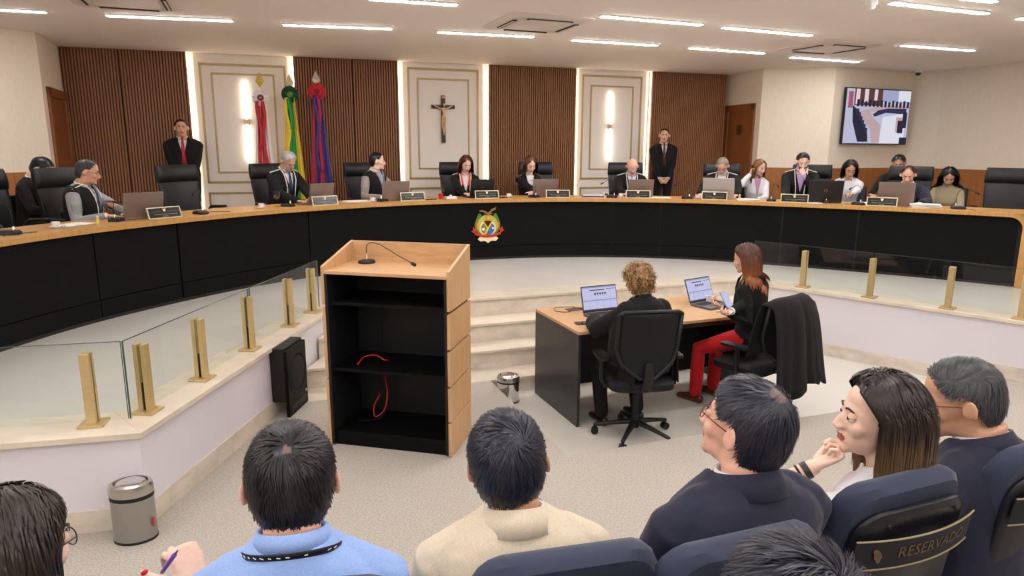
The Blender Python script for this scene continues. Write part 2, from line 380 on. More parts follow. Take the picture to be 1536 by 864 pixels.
# doors
def door(p, q, a, b, ztop, n, handle_side, name):
    """frame + leaf set into wall run p->q between parameters a..b"""
    p, q = V(*p), V(*q); d = nrm(q-p); n = V(*n); A, B = p+d*a, p+d*b
    rz = math.atan2(d[1], d[0]); t = bpy.data.objects.new(name, None); COL.objects.link(t); t['kind'] = 'structure'
    L0 = V(*((A+B)/2), ZJ); t.location = L0
    def bx(m, s0, s1, z0, z1, o0, o1): c = p+d*((s0+s1)/2)+n*((o0+o1)/2); m.box(V(*c, (z0+z1)/2), (s1-s0, o1-o0, z1-z0), rz)
    m = MB(); fw = .11
    bx(m, a, a+fw, ZJ, ztop, -.02, .035); bx(m, b-fw, b, ZJ, ztop, -.02, .035); bx(m, a, b, ztop-fw, ztop, -.02, .035); m.build('door_frame', DOORW, t, off=L0, bevel=.006)
    m = MB(); bx(m, a+fw, b-fw, ZJ, ztop-fw, -.01, .008); m.build('door_leaf', DOORW, t, off=L0, bevel=.003)
    m = MB(); s_ = a+fw+.07 if handle_side < 0 else b-fw-.07
    bx(m, s_-.015, s_+.015, ZJ+.98, ZJ+1.14, .008, .02); bx(m, s_-.01, s_+.10, ZJ+1.05, ZJ+1.07, .04, .055); bx(m, s_-.008, s_+.008, ZJ+1.05, ZJ+1.07, .01, .05); m.build('door_handle', STEEL, t, off=L0, bevel=.003)
    return t
dR = nrm(V(*Rw[1])-V(*Rw[0])); nRn = V(-dR[1], dR[0]); nRn = nRn if nRn[0] < 0 else -nRn
td = door(Rw[0], Rw[1], .05, .97, 2.86, nRn, 1, 'door_1')
m = MB(); c = V(*Rw[0])+dR*.55+nRn*.03; m.box(V(*c, 2.42), (.13, .012, .17), math.atan2(dR[1], dR[0])); tag(m.build('door_sign', mat('bronze_sign', srgb(92, 62, 40), .4, metal=.4), bevel=.002), 'small dark square sign on the right walnut door', 'sign')
m = MB(); frame_text(m, 'i', .12, V(*(c+nRn*.009), 2.42), -V(*dR, 0) if False else V(*dR, 0), (0, 0, 1)); 
dLw = nrm(V(*Lw[4])-V(*Lw[3])); nL2 = V(-dLw[1], dLw[0]); nL2 = nL2 if nL2[0] > 0 else -nL2
door(Lw[3], Lw[4], .2, 1.30, 2.80, nL2, -1, 'door_2')

# ceiling lights
LED = emis('white_ceiling_led', (1.0, .965, .945), 34.0)
HOUS = mat('lamp_housing', srgb(226, 224, 220), .5)
def ceil_light(p, q, lab, g='recessed linear ceiling lights'):
    c = (p+q)/2; d = q-p; L = np.linalg.norm(d[:2]); rz = math.atan2(d[1], d[0])
    t = thing('ceiling_light', lab, 'ceiling light', (c[0], c[1], ZC), rz, g)
    m = MB()
    for yy in (-.038, .038): m.box((0, yy, -.004), (L+.02, .012, .012))
    for xx in (-L/2-.006, L/2+.006): m.box((xx, 0, -.004), (.012, .085, .012))
    m.build('frame', HOUS, t); m = MB(); m.box((0, 0, -.008), (L, .062, .016)); m.build('diffuser', LED, t)  # diffuser deepened to stand below its frame, so the sides brighten the ceiling
CL = [((-95, 8), (68, 17), 'linear ceiling light at the far left edge of the photo'), ((160, 22), (348, 30), 'linear ceiling light below the left ceiling air unit'), ((425, 36), (587, 42), 'linear ceiling light in front of the three flags'),
      ((657, 47), (800, 54), 'linear ceiling light just behind the middle ceiling air unit'), ((555, -3), (685, 6), 'linear ceiling light cut by the top edge, left of the middle air unit'),
      ((902, 23), (1052, 36), 'linear ceiling light to the right of the middle air unit, nearer row'), ((859, 59), (985, 67), 'linear ceiling light above the right cream panel'), ((1085, 40), (1216, 52), 'linear ceiling light left of the right air unit, nearer row'),
      ((1035, 71), (1145, 79), 'linear ceiling light above the right slatted panel'), ((1187, 85), (1287, 92), 'linear ceiling light farthest away, behind the right air unit'), ((1337, 3), (1480, 19), 'linear ceiling light at the top right, beside the round sensor'),
      ((1354, 67), (1460, 75), 'linear ceiling light nearest the right wall and dome camera'), ((1528, 26), (1680, 41), 'linear ceiling light cut off by the right edge of the photo')]
for a, b, l in CL: ceil_light(at(*a, ZC), at(*b, ZC), l)
for j, vv in enumerate((4.6, 2.9, 1.2, -.5, -2.2)):
    for i in range(6):
        u = -5.3+i*2.2+(j % 2)*.8; p = uv(u, vv); d = UX*.6
        if p[1] > -4.5 and abs(p[0]) < 7.2: ceil_light(V(*(p-d), ZC), V(*(p+d), ZC), 'linear ceiling light over the audience side of the room')
# ceiling cassettes
ACG = mat('vent_dark', srgb(60, 54, 50), .7); ACW = mat('air_unit_white', srgb(216, 206, 200), .5)
def cassette(c, rz, lab):
    t = thing('air_conditioner', lab, 'air conditioner', (c[0], c[1], ZC), rz, 'ceiling cassette air conditioners')
    m = MB(); P = [( .45, .0), ( .45, -.012), (.40, -.03), (.26, -.04)]
    def sq(h, z, rr=.06, n=6):
        out = []
        for k, (sx, sy) in enumerate(((1, 1), (-1, 1), (-1, -1), (1, -1))):
            for i in range(n): a = PI/2*k+PI/2*i/(n-1); out.append((sx*(h-rr)+rr*math.cos(a), sy*(h-rr)+rr*math.sin(a), z))
        return out
    m.rings([sq(.47, .0), sq(.47, -.012), sq(.43, -.028), sq(.30, -.034), sq(.29, -.026), sq(.28, -.036)]); m.build('panel', ACW, t, smooth='auto')
    for k in range(4):
        a = k*PI/2; c_, s_ = math.cos(a), math.sin(a); m = MB(); m.box((-s_*.345, c_*.345, -.036), (.5, .045, .012), a); m.build('air_slot', ACG, t)
        m = MB(); m.box((-s_*.352, c_*.352, -.042), (.46, .018, .006), a); m.build('louver', ACW, t)
cassette(at(806, 34, ZC), A0, 'square ceiling air unit in the middle of the ceiling'); cassette(at(1243, 70, ZC), A0, 'square ceiling air unit toward the right wall')
cassette(at(185, -3, ZC), A0, 'square ceiling air unit cut by the top left edge')
# dome camera and round sensor
for (x, y, r, lab, nm) in ((1378, 109, .06, 'white dome camera with a dark lens where the right walls meet the ceiling', 'dome_camera'), (1308, 4, .05, 'small round white ceiling sensor near the top right light', 'ceiling_sensor')):
    P = at(x, y-4, ZC); t = thing(nm, lab, 'camera' if 'cam' in nm else 'sensor', P)
    m = MB(); m.lathe([(0, 0), (r, 0), (r, -.03), (r*.9, -.045), (0, -.045)]); m.build('base', WHITE, t, smooth='auto')
    m = MB(); m.ell((0, 0, -.05), (r*.72, r*.72, r*.7)); m.build('lens_dome', BLKPL if 'cam' in nm else HOUS, t, smooth=True)

# television
pA, pB = V(*Rw[2]), V(*Rw[3]); dT = nrm(pB-pA); nT = V(dT[1], -dT[0]); 
def onplane(x, y, off=.0):
    n3 = V(*nT, 0); q = V(*(pA+nT*off), 0); d = ray(x, y); return CAMP+d*(((q-CAMP)@n3)/(d@n3))
c4 = [onplane(x, y, .08) for x, y in ((1268, 135), (1366, 140), (1357, 214), (1261, 211))]
ctr = sum(c4)/4; Wt = (np.linalg.norm(c4[1]-c4[0])+np.linalg.norm(c4[2]-c4[3]))/2; Ht = (np.linalg.norm(c4[3]-c4[0])+np.linalg.norm(c4[2]-c4[1]))/2
Ht = Wt*.58; aT = math.atan2(dT[1], dT[0])
t = thing('television', 'wall-mounted flat television showing a live view of the chamber', 'television', ctr, aT)
m = MB(); m.box((0, 0, 0), (Wt, .045, Ht)); m.box((0, .055, 0), (Wt*.4, .07, Ht*.4)); m.build('frame', BLKPL, t, bevel=.004)
sc_ = MB(); tm = [emis('screen_%d' % i, c, .42) for i, c in enumerate([srgb(196, 200, 226), srgb(236, 236, 250), srgb(96, 62, 62), srgb(40, 46, 84), srgb(200, 172, 176), srgb(28, 30, 56), srgb(170, 176, 214), srgb(180, 90, 120), srgb(240, 220, 226)])]
w, h = Wt-.03, Ht-.03; k_ = [0]
def sp(poly, mi): 
    k_[0] += 1; sc_.plate([((x-.5)*w, (.5-y)*h) for x, y in poly], (0, -.0235-.0004*k_[0], 0), (1, 0, 0), (0, 0, 1), -.0003, mi)
def R4(x0, y0, x1, y1): return [(x0, y0), (x1, y0), (x1, y1), (x0, y1)]
sp(R4(0, 0, 1, 1), 0); sp(R4(.12, 0, .55, .3), 2); sp(R4(.14, 0, .2, .28), 8); sp(R4(.27, 0, .33, .24), 8); sp(R4(.42, 0, .47, .2), 8); sp(R4(.55, 0, 1, .22), 6); sp(R4(.8, 0, 1, .2), 1); sp(R4(.03, .05, .1, .35), 7)
sp([(.35, .36), (.6, .28), (1, .27), (1, .33), (.65, .34), (.42, .42)], 4); sp([(.42, .46), (.5, .38), (.65, .34), (.95, .33), (.95, .44), (.62, .42), (.5, .48), (.45, .5)], 3)
sp([(.22, .4), (.36, .36), (.42, .5), (.56, .66), (.56, .98), (.44, .98), (.4, .72), (.3, .6)], 4); sp([(.1, .3), (.22, .42), (.36, .8), (.38, .97), (.22, .97), (.12, .6)], 5)
sp([(.58, .5), (.95, .42), (.95, 1), (.56, 1)], 1); sp(R4(.8, .5, .92, .78), 4); sp(R4(.83, .56, .92, .8), 5); sp(R4(.9, .4, .97, .7), 5); sp(R4(.88, .88, 1, 1), 5)
for i in range(14): x = .16+i*.06; sp(R4(x, .19+.015*(i % 3), x+.035, .32), 5)
for i in range(6): sp(R4(.14+.03*i, .36+.07*i, .2+.03*i, .43+.07*i), 3)
sc_.build('screen', tm, t)
# crucifix
sX, zX1 = wall_s(665, 143); _, zX0 = wall_s(665, 214); P = W0+WU*sX+WN*(POFF+.045); P[2] = zX0
t = thing('crucifix', 'dark wooden crucifix with a pale figure on the middle cream wall panel', 'crucifix', P, AW)
Hx = zX1-zX0; wz = wall_s(665, 160)[1]-zX0; wx = abs(wall_s(683, 160)[0]-wall_s(648, 160)[0])
XW = mat('dark_cross_wood', srgb(58, 34, 26), .4); IV = mat('ivory_figure', srgb(214, 178, 140), .5)
m = MB(); m.box((0, 0, Hx/2), (.065, .03, Hx)); m.box((0, 0, wz), (wx, .03, .055)); m.build('cross', XW, t, bevel=.003)
m = MB(); m.box((0, -.02, Hx-.03), (.05, .006, .03)); m.build('title_plaque', IV, t, bevel=.002)
m = MB(); z = wz; f_ = -.035
m.limb([(0, f_, z-.17), (.006, f_, z-.10), (0, f_, z-.04)], [.026, .022, .03]); m.ell((.008, f_-.012, z+.025), (.019, .022, .026))
for s_ in (-1, 1):
    m.limb([(s_*.025, f_, z-.04), (s_*.08, f_+.004, z-.015), (s_*.145, f_+.01, z+.015)], [.012, .010, .007], 8)
    m.limb([(s_*.012, f_, z-.17), (s_*.02-.005, f_-.02, z-.27), (.0+s_*.006, f_+.004, z-.40)], [.019, .015, .009], 8)
m.limb([(0, f_-.01, z-.40), (0, f_-.02, z-.44)], [.012, .008], 8)
m.build('figure', IV, t, smooth=True)
m = MB(); m.limb([(0, f_-.004, z-.15), (.004, f_-.004, z-.2)], [.031, .033], 12, round_=False); m.build('loincloth', mat('ivory_cloth', srgb(196, 168, 130), .6), t, smooth=True)
# ------------------------------------------------------------------ the judges' bench
BP = [(-3.70, 2.6), (-3.82, 3.4), (-3.88, 4.2), (-3.85, 4.97), (-3.69, 5.75), (-3.36, 6.57), (-2.89, 7.42), (-2.25, 8.18), (-1.45, 8.86), (-0.6, 9.33), (.14, 9.56), (.79, 9.66), (1.46, 9.67), (2.1, 9.60), (2.75, 9.42), (3.6, 9.02), (4.45, 8.55), (5.2, 8.06), (5.72, 7.66)]
def catmull(P, n=8):
    P = [V(*p) for p in P]; P = [2*P[0]-P[1]]+P+[2*P[-1]-P[-2]]; out = []
    for i in range(1, len(P)-2):
        for k in range(n):
            t = k/n; a, b, c, d = P[i-1:i+3]; out.append(.5*((2*b)+(c-a)*t+(2*a-5*b+4*c-d)*t*t+(-a+3*b-3*c+d)*t**3))
    out.append(P[-2]); return np.array(out)
BC = catmull(BP, 8); Tn = np.gradient(BC, axis=0); Tn /= np.linalg.norm(Tn, axis=1)[:, None]; BN = np.c_[-Tn[:, 1], Tn[:, 0]]   # BN points to the judges' side
if (V(0, 5)-BC[60])@BN[60] > 0: BN = -BN
def boff(d): return BC+BN*d
def bidx(px, off=0, z=ZD):
    """fractional index of the bench path that stands under photograph column px"""
    X = np.array([proj((*q, z))[0] for q in boff(off)]); 
    i = int(np.argmin(abs(X-px))); i = min(max(i, 1), len(BC)-2)
    for a, b in ((i-1, i), (i, i+1)):
        if (X[a]-px)*(X[b]-px) <= 0: return a+(px-X[a])/(X[b]-X[a]+1e-9)
    return float(i)
def bpt(fi, off, z):
    i = int(min(max(fi, 0), len(BC)-1.001)); t = fi-i; p = BC[i]*(1-t)+BC[i+1]*t; n = nrm(BN[i]*(1-t)+BN[i+1]*t); q = p+n*off; return V(q[0], q[1], z), n
ZT = 1.405
def on_desk(px, off, z=ZT):
    """spot on the bench top under photograph column px, off metres behind the panel line; also the yaw that faces the judges"""
    fi = bidx(px, off, z); p, n = bpt(fi, off, z); return p, math.atan2(n[1], n[0])-PI/2
def band(o0, o1, z0, z1, i0=0, i1=None, m=None):
    m = m or MB(); i1 = len(BC) if i1 is None else i1
    a, b = boff(o0)[i0:i1], boff(o1)[i0:i1]; k = len(a)
    R = [np.array([(*a[i], z0), (*b[i], z0), (*b[i], z1), (*a[i], z1)]) for i in range(k)]
    return m.rings(R)
def band_f(f0, f1, o0, o1, z0, z1, m=None):
    m = m or MB(); n = max(2, int(f1-f0)+2); R = []
    for f in np.linspace(f0, f1, n):
        a, _ = bpt(f, o0, 0); b, _ = bpt(f, o1, 0); R.append([(a[0], a[1], z0), (b[0], b[1], z0), (b[0], b[1], z1), (a[0], a[1], z1)])
    return m.rings(R)
# raised floor behind the bench
m = MB(); q = boff(.30); m.prism([*q, V(10, 6.2), V(10, 15), V(-10, 15), V(-10, 3)], ZD-.01, ZJ); S(m.build('floor', TILE))
ben = thing('bench', 'long curved judges bench with a honey oak top and black front', 'bench', V(*BC[70], ZD)); L0 = np.array(ben.location)
m = band(-.08, .60, 1.36, ZT); m.build('bench_top', BENCHW, ben, off=L0, smooth='auto')
seams = [0]+[bidx(x, 0, .95) for x in (146, 270, 464, 918, 990, 1171, 1284)]+[len(BC)-1.6]
for i in range(len(seams)-1):
    g = .09 if i else 0; band_f(seams[i]+g, seams[i+1]-g, .0, .03, .76, 1.36).build('front_panel', BLACKP, ben, off=L0, smooth='auto')
    band_f(seams[i]+g, seams[i+1]-g, -.004, .03, .60, .752).build('plinth_panel', BLACKP, ben, off=L0, smooth='auto')
band(.02, .04, ZD, 1.36).build('backing_board', BLACKIN, ben, off=L0); band(-.01, .03, ZD, .60).build('kick_strip', BLACKIN, ben, off=L0, smooth='auto')
# oak end upright with a rounded inner corner
e, n2 = bpt(len(BC)-1, 0, 0); tdir = V(*Tn[-1], 0); nd = V(*BN[-1], 0)
prof = [(.07, ZD), (.07, ZT+.002), (-.30, ZT+.002), (-.30, 1.36), (-.14, 1.36)]+[(-.14+.13*math.sin(a), 1.23+.13*math.cos(a)) for a in np.linspace(0, PI/2, 8)]+[(-.01, ZD)]
m = MB(); m.plate(prof, V(e[0], e[1], 0)-nd*.08, tdir, (0, 0, 1), -.68 if np.cross(tdir, V(0, 0, 1))@nd < 0 else .68); m.build('end_upright', BENCHW, ben, off=L0, bevel=.004)
# coat of arms on the bench front
pe, ne = bpt(bidx(731, 0, 1.1), -.006, 0); ex = V(ne[1], -ne[0], 0); ez = V(0, 0, 1); ey = -V(ne[0], ne[1], 0)
if ex[0] < 0: ex = -ex
zc = atY(731, 339, pe[1])[2]; sc = 1/118.0*1.0
t = thing('coat_of_arms', 'colourful coat of arms fixed to the middle of the black bench front', 'emblem', (pe[0], pe[1], zc))
EM = [mat('arms_'+n, srgb(*c), .4) for n, c in (('green', (96, 132, 48)), ('pale_green', (186, 190, 104)), ('cream', (236, 220, 176)), ('yellow', (226, 196, 40)), ('blue', (48, 104, 196)), ('red', (196, 44, 36)), ('orange', (226, 150, 40)), ('bronze', (150, 110, 70)), ('dark', (60, 24, 30)), ('olive', (120, 122, 74)), ('white', (240, 240, 240)))]
lay = [0]
def EP(poly, mi, name):
    """poly in zoomed pixels of the emblem (centre 590,460; 11.5 px per photo px)"""
    lay[0] += 1; k = .0089/11.52
    m = MB(); m.plate([((x-592)*k, -(y-455)*k) for x, y in poly], ey*(.0015*lay[0]), ex, ez, .004 if np.cross(ex, ez)@ey > 0 else -.004); return m.build(name, EM[mi], t)
def circ(x, y, r, n=20, ry=None): return [(x+r*math.cos(a), y+(ry or r)*math.sin(a)) for a in np.linspace(0, 2*PI, n, endpoint=False)]
def wreath(s): return [(592+s*x, y) for x, y in ((40, 640), (150, 620), (225, 520), (240, 430), (210, 330), (165, 235), (140, 225), (130, 240), (110, 250), (120, 290), (60, 250), (0, 235), (0, 330), (60, 360), (110, 430), (120, 520), (60, 600))]
EP(wreath(1), 0, 'wreath'); EP(wreath(-1), 0, 'wreath')
for s_ in (1, -1):
    EP([(592+s_*x, y) for x, y in ((30, 630), (120, 590), (175, 520), (190, 440), (170, 350), (110, 290), (50, 262), (0, 262), (0, 330), (60, 350), (110, 420), (125, 520), (60, 600))], 1, 'wreath')
    EP([(592+s_*x, y) for x, y in ((150, 560), (205, 480), (200, 400), (150, 350), (165, 420), (160, 500))], 6, 'berry_sprig')
EP(circ(592, 490, 150, 28, 150), 2, 'garland'); EP(circ(592, 495, 122, 28, 118), 9, 'shield')
EP([(500, 370), (520, 360), (592, 480), (660, 360), (690, 370), (610, 500), (560, 600), (520, 600), (575, 490)], 3, 'chevron')
EP([(560, 600), (640, 490), (700, 420), (715, 480), (700, 560), (640, 605)], 4, 'river_field'); EP([(520, 365), (592, 345), (665, 365), (592, 470)], 8, 'dark_field')
EP(circ(510, 508, 26), 10, 'white_mark'); EP(circ(684, 492, 18), 10, 'white_mark'); EP(circ(597, 310, 50), 6, 'sun'); EP(circ(597, 308, 24), 3, 'sun')
EP([(430, 170), (500, 168), (560, 190), (592, 215), (625, 190), (660, 150), (745, 120), (735, 160), (680, 190), (640, 205), (685, 235), (630, 235), (592, 250), (560, 232), (500, 222), (560, 212), (500, 200), (440, 196)], 7, 'eagle')
EP([(310, 460), (370, 500), (365, 560), (470, 600), (592, 612), (715, 600), (815, 560), (815, 500), (865, 460), (860, 500), (895, 530), (835, 570), (825, 600), (720, 640), (592, 652), (465, 640), (350, 600), (340, 570), (280, 535), (320, 515)], 5, 'ribbon')
EP([(400, 680), (440, 640), (520, 655), (592, 660), (665, 655), (745, 640), (782, 675), (740, 720), (650, 715), (592, 755), (530, 715), (450, 722)], 2, 'base_scroll')

# ------------------------------------------------------------------ glass balustrade
def post(p, rz, lab):
    if 'post' not in USED:
        t = thing('balustrade_post', lab, 'post', (0, 0, 0), 0, 'brass balustrade posts')
        m = MB(); m.box((0, 0, .008), (.13, .13, .014)); m.build('base_plate', BRASS, t, bevel=.002)
        for s_ in (-1, 1):
            m = MB(); m.box((0, s_*.0225, .215), (.05, .027, .40)); m.build('upright', BRASS, t, bevel=.002)
        m = MB(); m.box((0, 0, .1), (.03, .018, .16)); m.build('glass_clamp', BLKPL, t); USED['post'] = t; o = t
    else: o = copy_tree(USED['post'])
    o.location = (float(p[0]), float(p[1]), ZD+.001); o.rotation_euler = (0, 0, rz); o['label'] = lab
aL = math.atan2(LdirA[1], LdirA[0]); aK = math.atan2(KL2d[1], KL2d[0]); aR = math.atan2(Rdir[1], Rdir[0])
gl0 = KL0+nL*.15+LdirA*.22; 
PL = [(-2.13, 3.79), (-2.065, 4.37), (-2.0, 5.05), (-1.925, 5.77), (-1.875, 6.28)]
ordn = ['brass post just right of the left glass corner', 'second brass post from the left glass corner along the ramp side', 'third brass post along the left ramp, at the joint of two panes', 'brass post above the black subwoofer', 'brass post right beside the lectern, behind it']
for p, l in zip(PL, ordn): post(p, aL, l)
post((-2.33, 3.60), aK, 'brass post just left of the left glass corner, nearest the camera'); post((-3.9, 3.24), aK, 'brass post beyond the left edge of the photo')
ordR = ['brass post behind the chair with the draped robe', 'brass post at the pane joint on the right side', 'brass post third from the left on the right side', 'brass post by the oak end of the bench, at the right edge']
for p, l in zip([(3.27, 7.58), (3.76, 7.06), (4.27, 6.56), (4.69, 6.15)], ordR): post(p, aR, l)
def pane(p, q, lab):
    p, q = V(*p), V(*q); c = (p+q)/2; d = q-p; L = np.linalg.norm(d); t = thing('glass_pane', lab, 'glass pane', (c[0], c[1], ZD+.02), math.atan2(d[1], d[0]), 'balustrade glass panes')
    m = MB(); m.add([(-L/2, -.005, 0), (L/2, -.005, 0), (L/2, -.005, .45), (-L/2, -.005, .45), (-L/2, .005, 0), (L/2, .005, 0), (L/2, .005, .45), (-L/2, .005, .45)], [(0, 1, 2, 3), (7, 6, 5, 4)]); m.build('glass_sheet', GLASS, t)
    m = MB(); m.box((0, 0, .451), (L, .010, .002)); m.box((-L/2, 0, .225), (.002, .010, .45)); m.box((L/2, 0, .225), (.002, .010, .45)); m.build('polished_edge', GLEDGE, t)
cg = isect(V(*PL[0]), V(*PL[2])-V(*PL[0]), V(-2.33, 3.60), KL2d)
pane(cg+KL2d*.01, cg+KL2d*2.4, 'glass pane running left from the left corner toward the photo edge'); pane(cg, V(*PL[2])+V(.002, .02), 'glass pane between the left corner and its third brass post'); pane(V(*PL[2])+V(.005, .05), V(-1.85, 6.42), 'glass pane between the third brass post and the lectern')
gR = V(3.76, 7.06); pane(gR-Rdir*1.3, gR-Rdir*.01, 'glass pane behind the auburn-haired woman and the draped chair'); pane(gR+Rdir*.01, gR+Rdir*2.0, 'glass pane in front of the oak end of the bench')

# ------------------------------------------------------------------ lectern
ll = V(-1.305, 4.60); LA = math.radians(-12.8); LW, LD = .92, .48
t = thing('lectern', 'tall oak and black lectern with open shelves in the middle of the room', 'lectern', (*ll, 0), LA)
zs = [0, .252, .507, .765, 1.024]
for sx, x0 in ((-1, -.0), (1, LW-.022)):
    for k in range(4):
        m = MB(); m.box((x0+.011, LD/2, zs[k]+.122+.004), (.022, LD, .240 if k else .244)); m.build('side_cladding', OAKV, t, bevel=.002)
    m = MB(); prof = [(0, 1.032), (LD, 1.032), (LD, 1.42), (0, 1.30)]; m.plate(prof, (x0, 0, 0), (0, 1, 0), (0, 0, 1), .022); m.build('side_cladding', OAKV, t, bevel=.002)
    m = MB(); m.box((x0+(.022+.010 if sx < 0 else -.010), LD/2, .63), (.020, LD-.006, 1.24)); m.build('inner_side', BLACKIN, t)
m = MB(); m.box((LW/2, LD-.011, 1.338), (LW-.044, .022, .160)); m.build('back_ledge', OAK, t, bevel=.002)
m = MB(); m.box((LW/2, LD-.012, .63), (LW-.085, .018, 1.24)); m.build('back_panel', BLACKIN, t)
m = MB(); m.box((LW/2, LD/2-.008, 1.258), (LW-.046, LD-.02, .022)); m.build('reading_surface', OAK, t, bevel=.002)
for z in (1.04, .565, .10): m = MB(); m.box((LW/2, LD/2, z), (LW-.086, LD-.05, .022)); m.build('shelf', BLACKP, t, bevel=.001)
m = MB(); m.box((LW/2, .04, .045), (LW-.086, .018, .088)); m.build('kick_board', BLACKP, t)
def loc2w(x, y, z): c, s_ = math.cos(LA), math.sin(LA); return V(ll[0]+c*x-s_*y, ll[1]+s_*x+c*y, z)
def cable(pts, r, name, m_, lab=None, cat='cable', parent=None, off=None, n=6):
    P = [V(*p) for p in pts]; P = [2*P[0]-P[1]]+P+[2*P[-1]-P[-2]]; out = []
    for i in range(1, len(P)-2):
        for k in range(6):
            u = k/6; a, b, c, d = P[i-1:i+3]; out.append(.5*((2*b)+(c-a)*u+(2*a-5*b+4*c-d)*u*u+(-a+3*b-3*c+d)*u**3))
    out.append(P[-2]); m = MB(); m.limb(out, [r]*len(out), n); o = m.build(name, m_, parent, off=off, smooth=True)
    if lab: tag(o, lab, cat)
    return o
REDC = mat('red_rubber', srgb(190, 36, 26), .4)
cable([loc2w(.19, .12, .582), loc2w(.2, .2, .61), loc2w(.28, .22, .625), loc2w(.36, .18, .61), loc2w(.37, .24, .585)], .006, 'red_cable', REDC, 'short red cable lying on the lectern middle shelf')
cable([loc2w(.27, .40, .55), loc2w(.28, .36, .45), loc2w(.33, .30, .33), loc2w(.32, .26, .2), loc2w(.25, .25, .14), loc2w(.22, .3, .2), loc2w(.25, .34, .28)], .006, 'red_cable', REDC, 'red cable hanging in the lectern lowest compartment')
cable([loc2w(.24, .42, 1.0), loc2w(.25, .42, .8), loc2w(.24, .42, .585)], .003, 'black_cable', BLKPL, 'thin black cable down the lectern back, middle bay')
cable([loc2w(.30, .40, .54), loc2w(.31, .38, .3), loc2w(.28, .3, .125), loc2w(.15, .2, .118)], .003, 'black_cable', BLKPL, 'thin black cable in the lectern lowest bay')
# lectern microphone
pb = at(550, 394, 1.27); t = thing('gooseneck_microphone', 'black gooseneck microphone on the lectern top', 'microphone', pb)
m = MB(); m.lathe([(0, 0), (.062, 0), (.064, .006), (.058, .016), (.03, .024), (0, .024)]); m.build('base', BLKPL, t, smooth='auto')
m = MB(); m.lathe([(0, .02), (.012, .022), (.012, .05), (.008, .054), (.008, .07), (0, .07)]); m.build('connector', CHROME, t, smooth='auto')
hd = at(618, 395, 1.36)-pb; P0 = V(0, 0, .06)
gp = [P0, V(.003, 0, .12), hd*.12+V(0, 0, .145), hd*.35+V(0, 0, .125), hd*.7+V(0, 0, .055), hd]
cable(gp, .0032, 'gooseneck', BLKPL, parent=t); m = MB(); m.limb([hd-nrm(hd-gp[3])*.0, hd+nrm(hd-gp[4])*.035], [.011, .012], 12); m.build('microphone_head', BLKPL, t, smooth=True)

# ------------------------------------------------------------------ subwoofer on the dais wall
wp = at(438, 615, .05)
pw = isect(inK, LdirA, V(0, wp[1]), V(1, 0)); cs = at(441, 612, 0); sL = (cs[:2]-inK)@LdirA
SA = inK+LdirA*(sL-.02); t = thing('subwoofer', 'black wall speaker box low on the white dais wall', 'speaker', (*SA, 0), aL)
m = MB(); m.box((0, -.06, .34), (.36, .115, .44)); m.build('cabinet', BLKPL, t, bevel=.008)
m = MB(); m.box((0, -.13, .27), (.37, .03, .54)); m.build('front_baffle', BLACKP, t, bevel=.006)
m = MB()
RG = []
for r, y in ((.150, -.145), (.165, -.152), (.172, -.150), (.176, -.145)):
    a = np.linspace(0, 2*PI, 32, endpoint=False); RG.append(np.c_[r*np.cos(a), np.full(32, y), .32+r*np.sin(a)])
m.rings(RG); m.build('cone_surround', MESHB, t, smooth='auto'); m = MB(); m.ell((0, -.143, .32), (.14, .014, .14), n=28); m.build('cone', MESHB, t, smooth=True)
m = MB(); m.box((0, -.147, .065), (.30, .004, .05)); m.build('port_slot', BLACKIN, t); m = MB(); m.box((.14, -.147, .12), (.022, .004, .022)); m.build('badge', STEEL, t)

# ------------------------------------------------------------------ bins
def bin_(c, r, h, rz, lab, swing, body, sy=1.0):
    t = thing('waste_bin', lab, 'bin', c, rz)
    m = MB(); m.lathe([(0, 0), (r*.98, 0), (r, .012), (r, h*.74), (0, h*.74)], n=40, sy=sy); m.build('bin_body', body, t, smooth='auto')
    m = MB(); m.lathe([(r*.99, 0), (r*1.02, .0), (r*1.02, .012), (r*.99, .014)], n=40, sy=sy); m.build('foot_ring', BLKPL, t, smooth='auto')
    m = MB(); m.lathe([(0, h*.735), (r*1.02, h*.735), (r*1.02, h*.80), (0, h*.80)], n=40, sy=sy); m.build('band', BLKPL, t, smooth='auto')
    m = MB(); m.lathe([(r*.7, h*.8), (r*1.03, h*.80), (r*1.03, h*.91), (r*.97, h*.97), (r*.80, h*.99), (r*.78, h*.93)], n=40, sy=sy); m.build('lid', STEEL, t, smooth='auto')
    m = MB(); m.box((0, 0, 0), (.001, .001, .001)) if False else None
    a = math.radians(10); Mx = np.array([(1, 0, 0), (0, math.cos(a), -math.sin(a)), (0, math.sin(a), math.cos(a))])
    m = MB(); m.ell((0, 0, h*.95), (r*.76, r*.76*sy, .012), Mx, n=32, m=8); m.build('swing_flap', CHROME, t, smooth=True); return t
cb_ = at(199, 812, 0); tb = bin_((cb_[0], cb_[1]+.04, 0), .108, .335, math.radians(12), 'grey swing-lid bin beside the white dais corner, near the camera', True, BINGREY, .78)
m = MB(); m.ell((.106, -.03, .10), (.004, .018, .026)); m.build('sticker', mat('red_sticker', srgb(200, 60, 60), .5), tb)
cb2 = at(764, 602, ZPIT); bin_((cb2[0]-.01, cb2[1]+.02, ZPIT), .098, .245, 0, 'small polished steel bin in the sunken floor beside the table', False, CHROME)

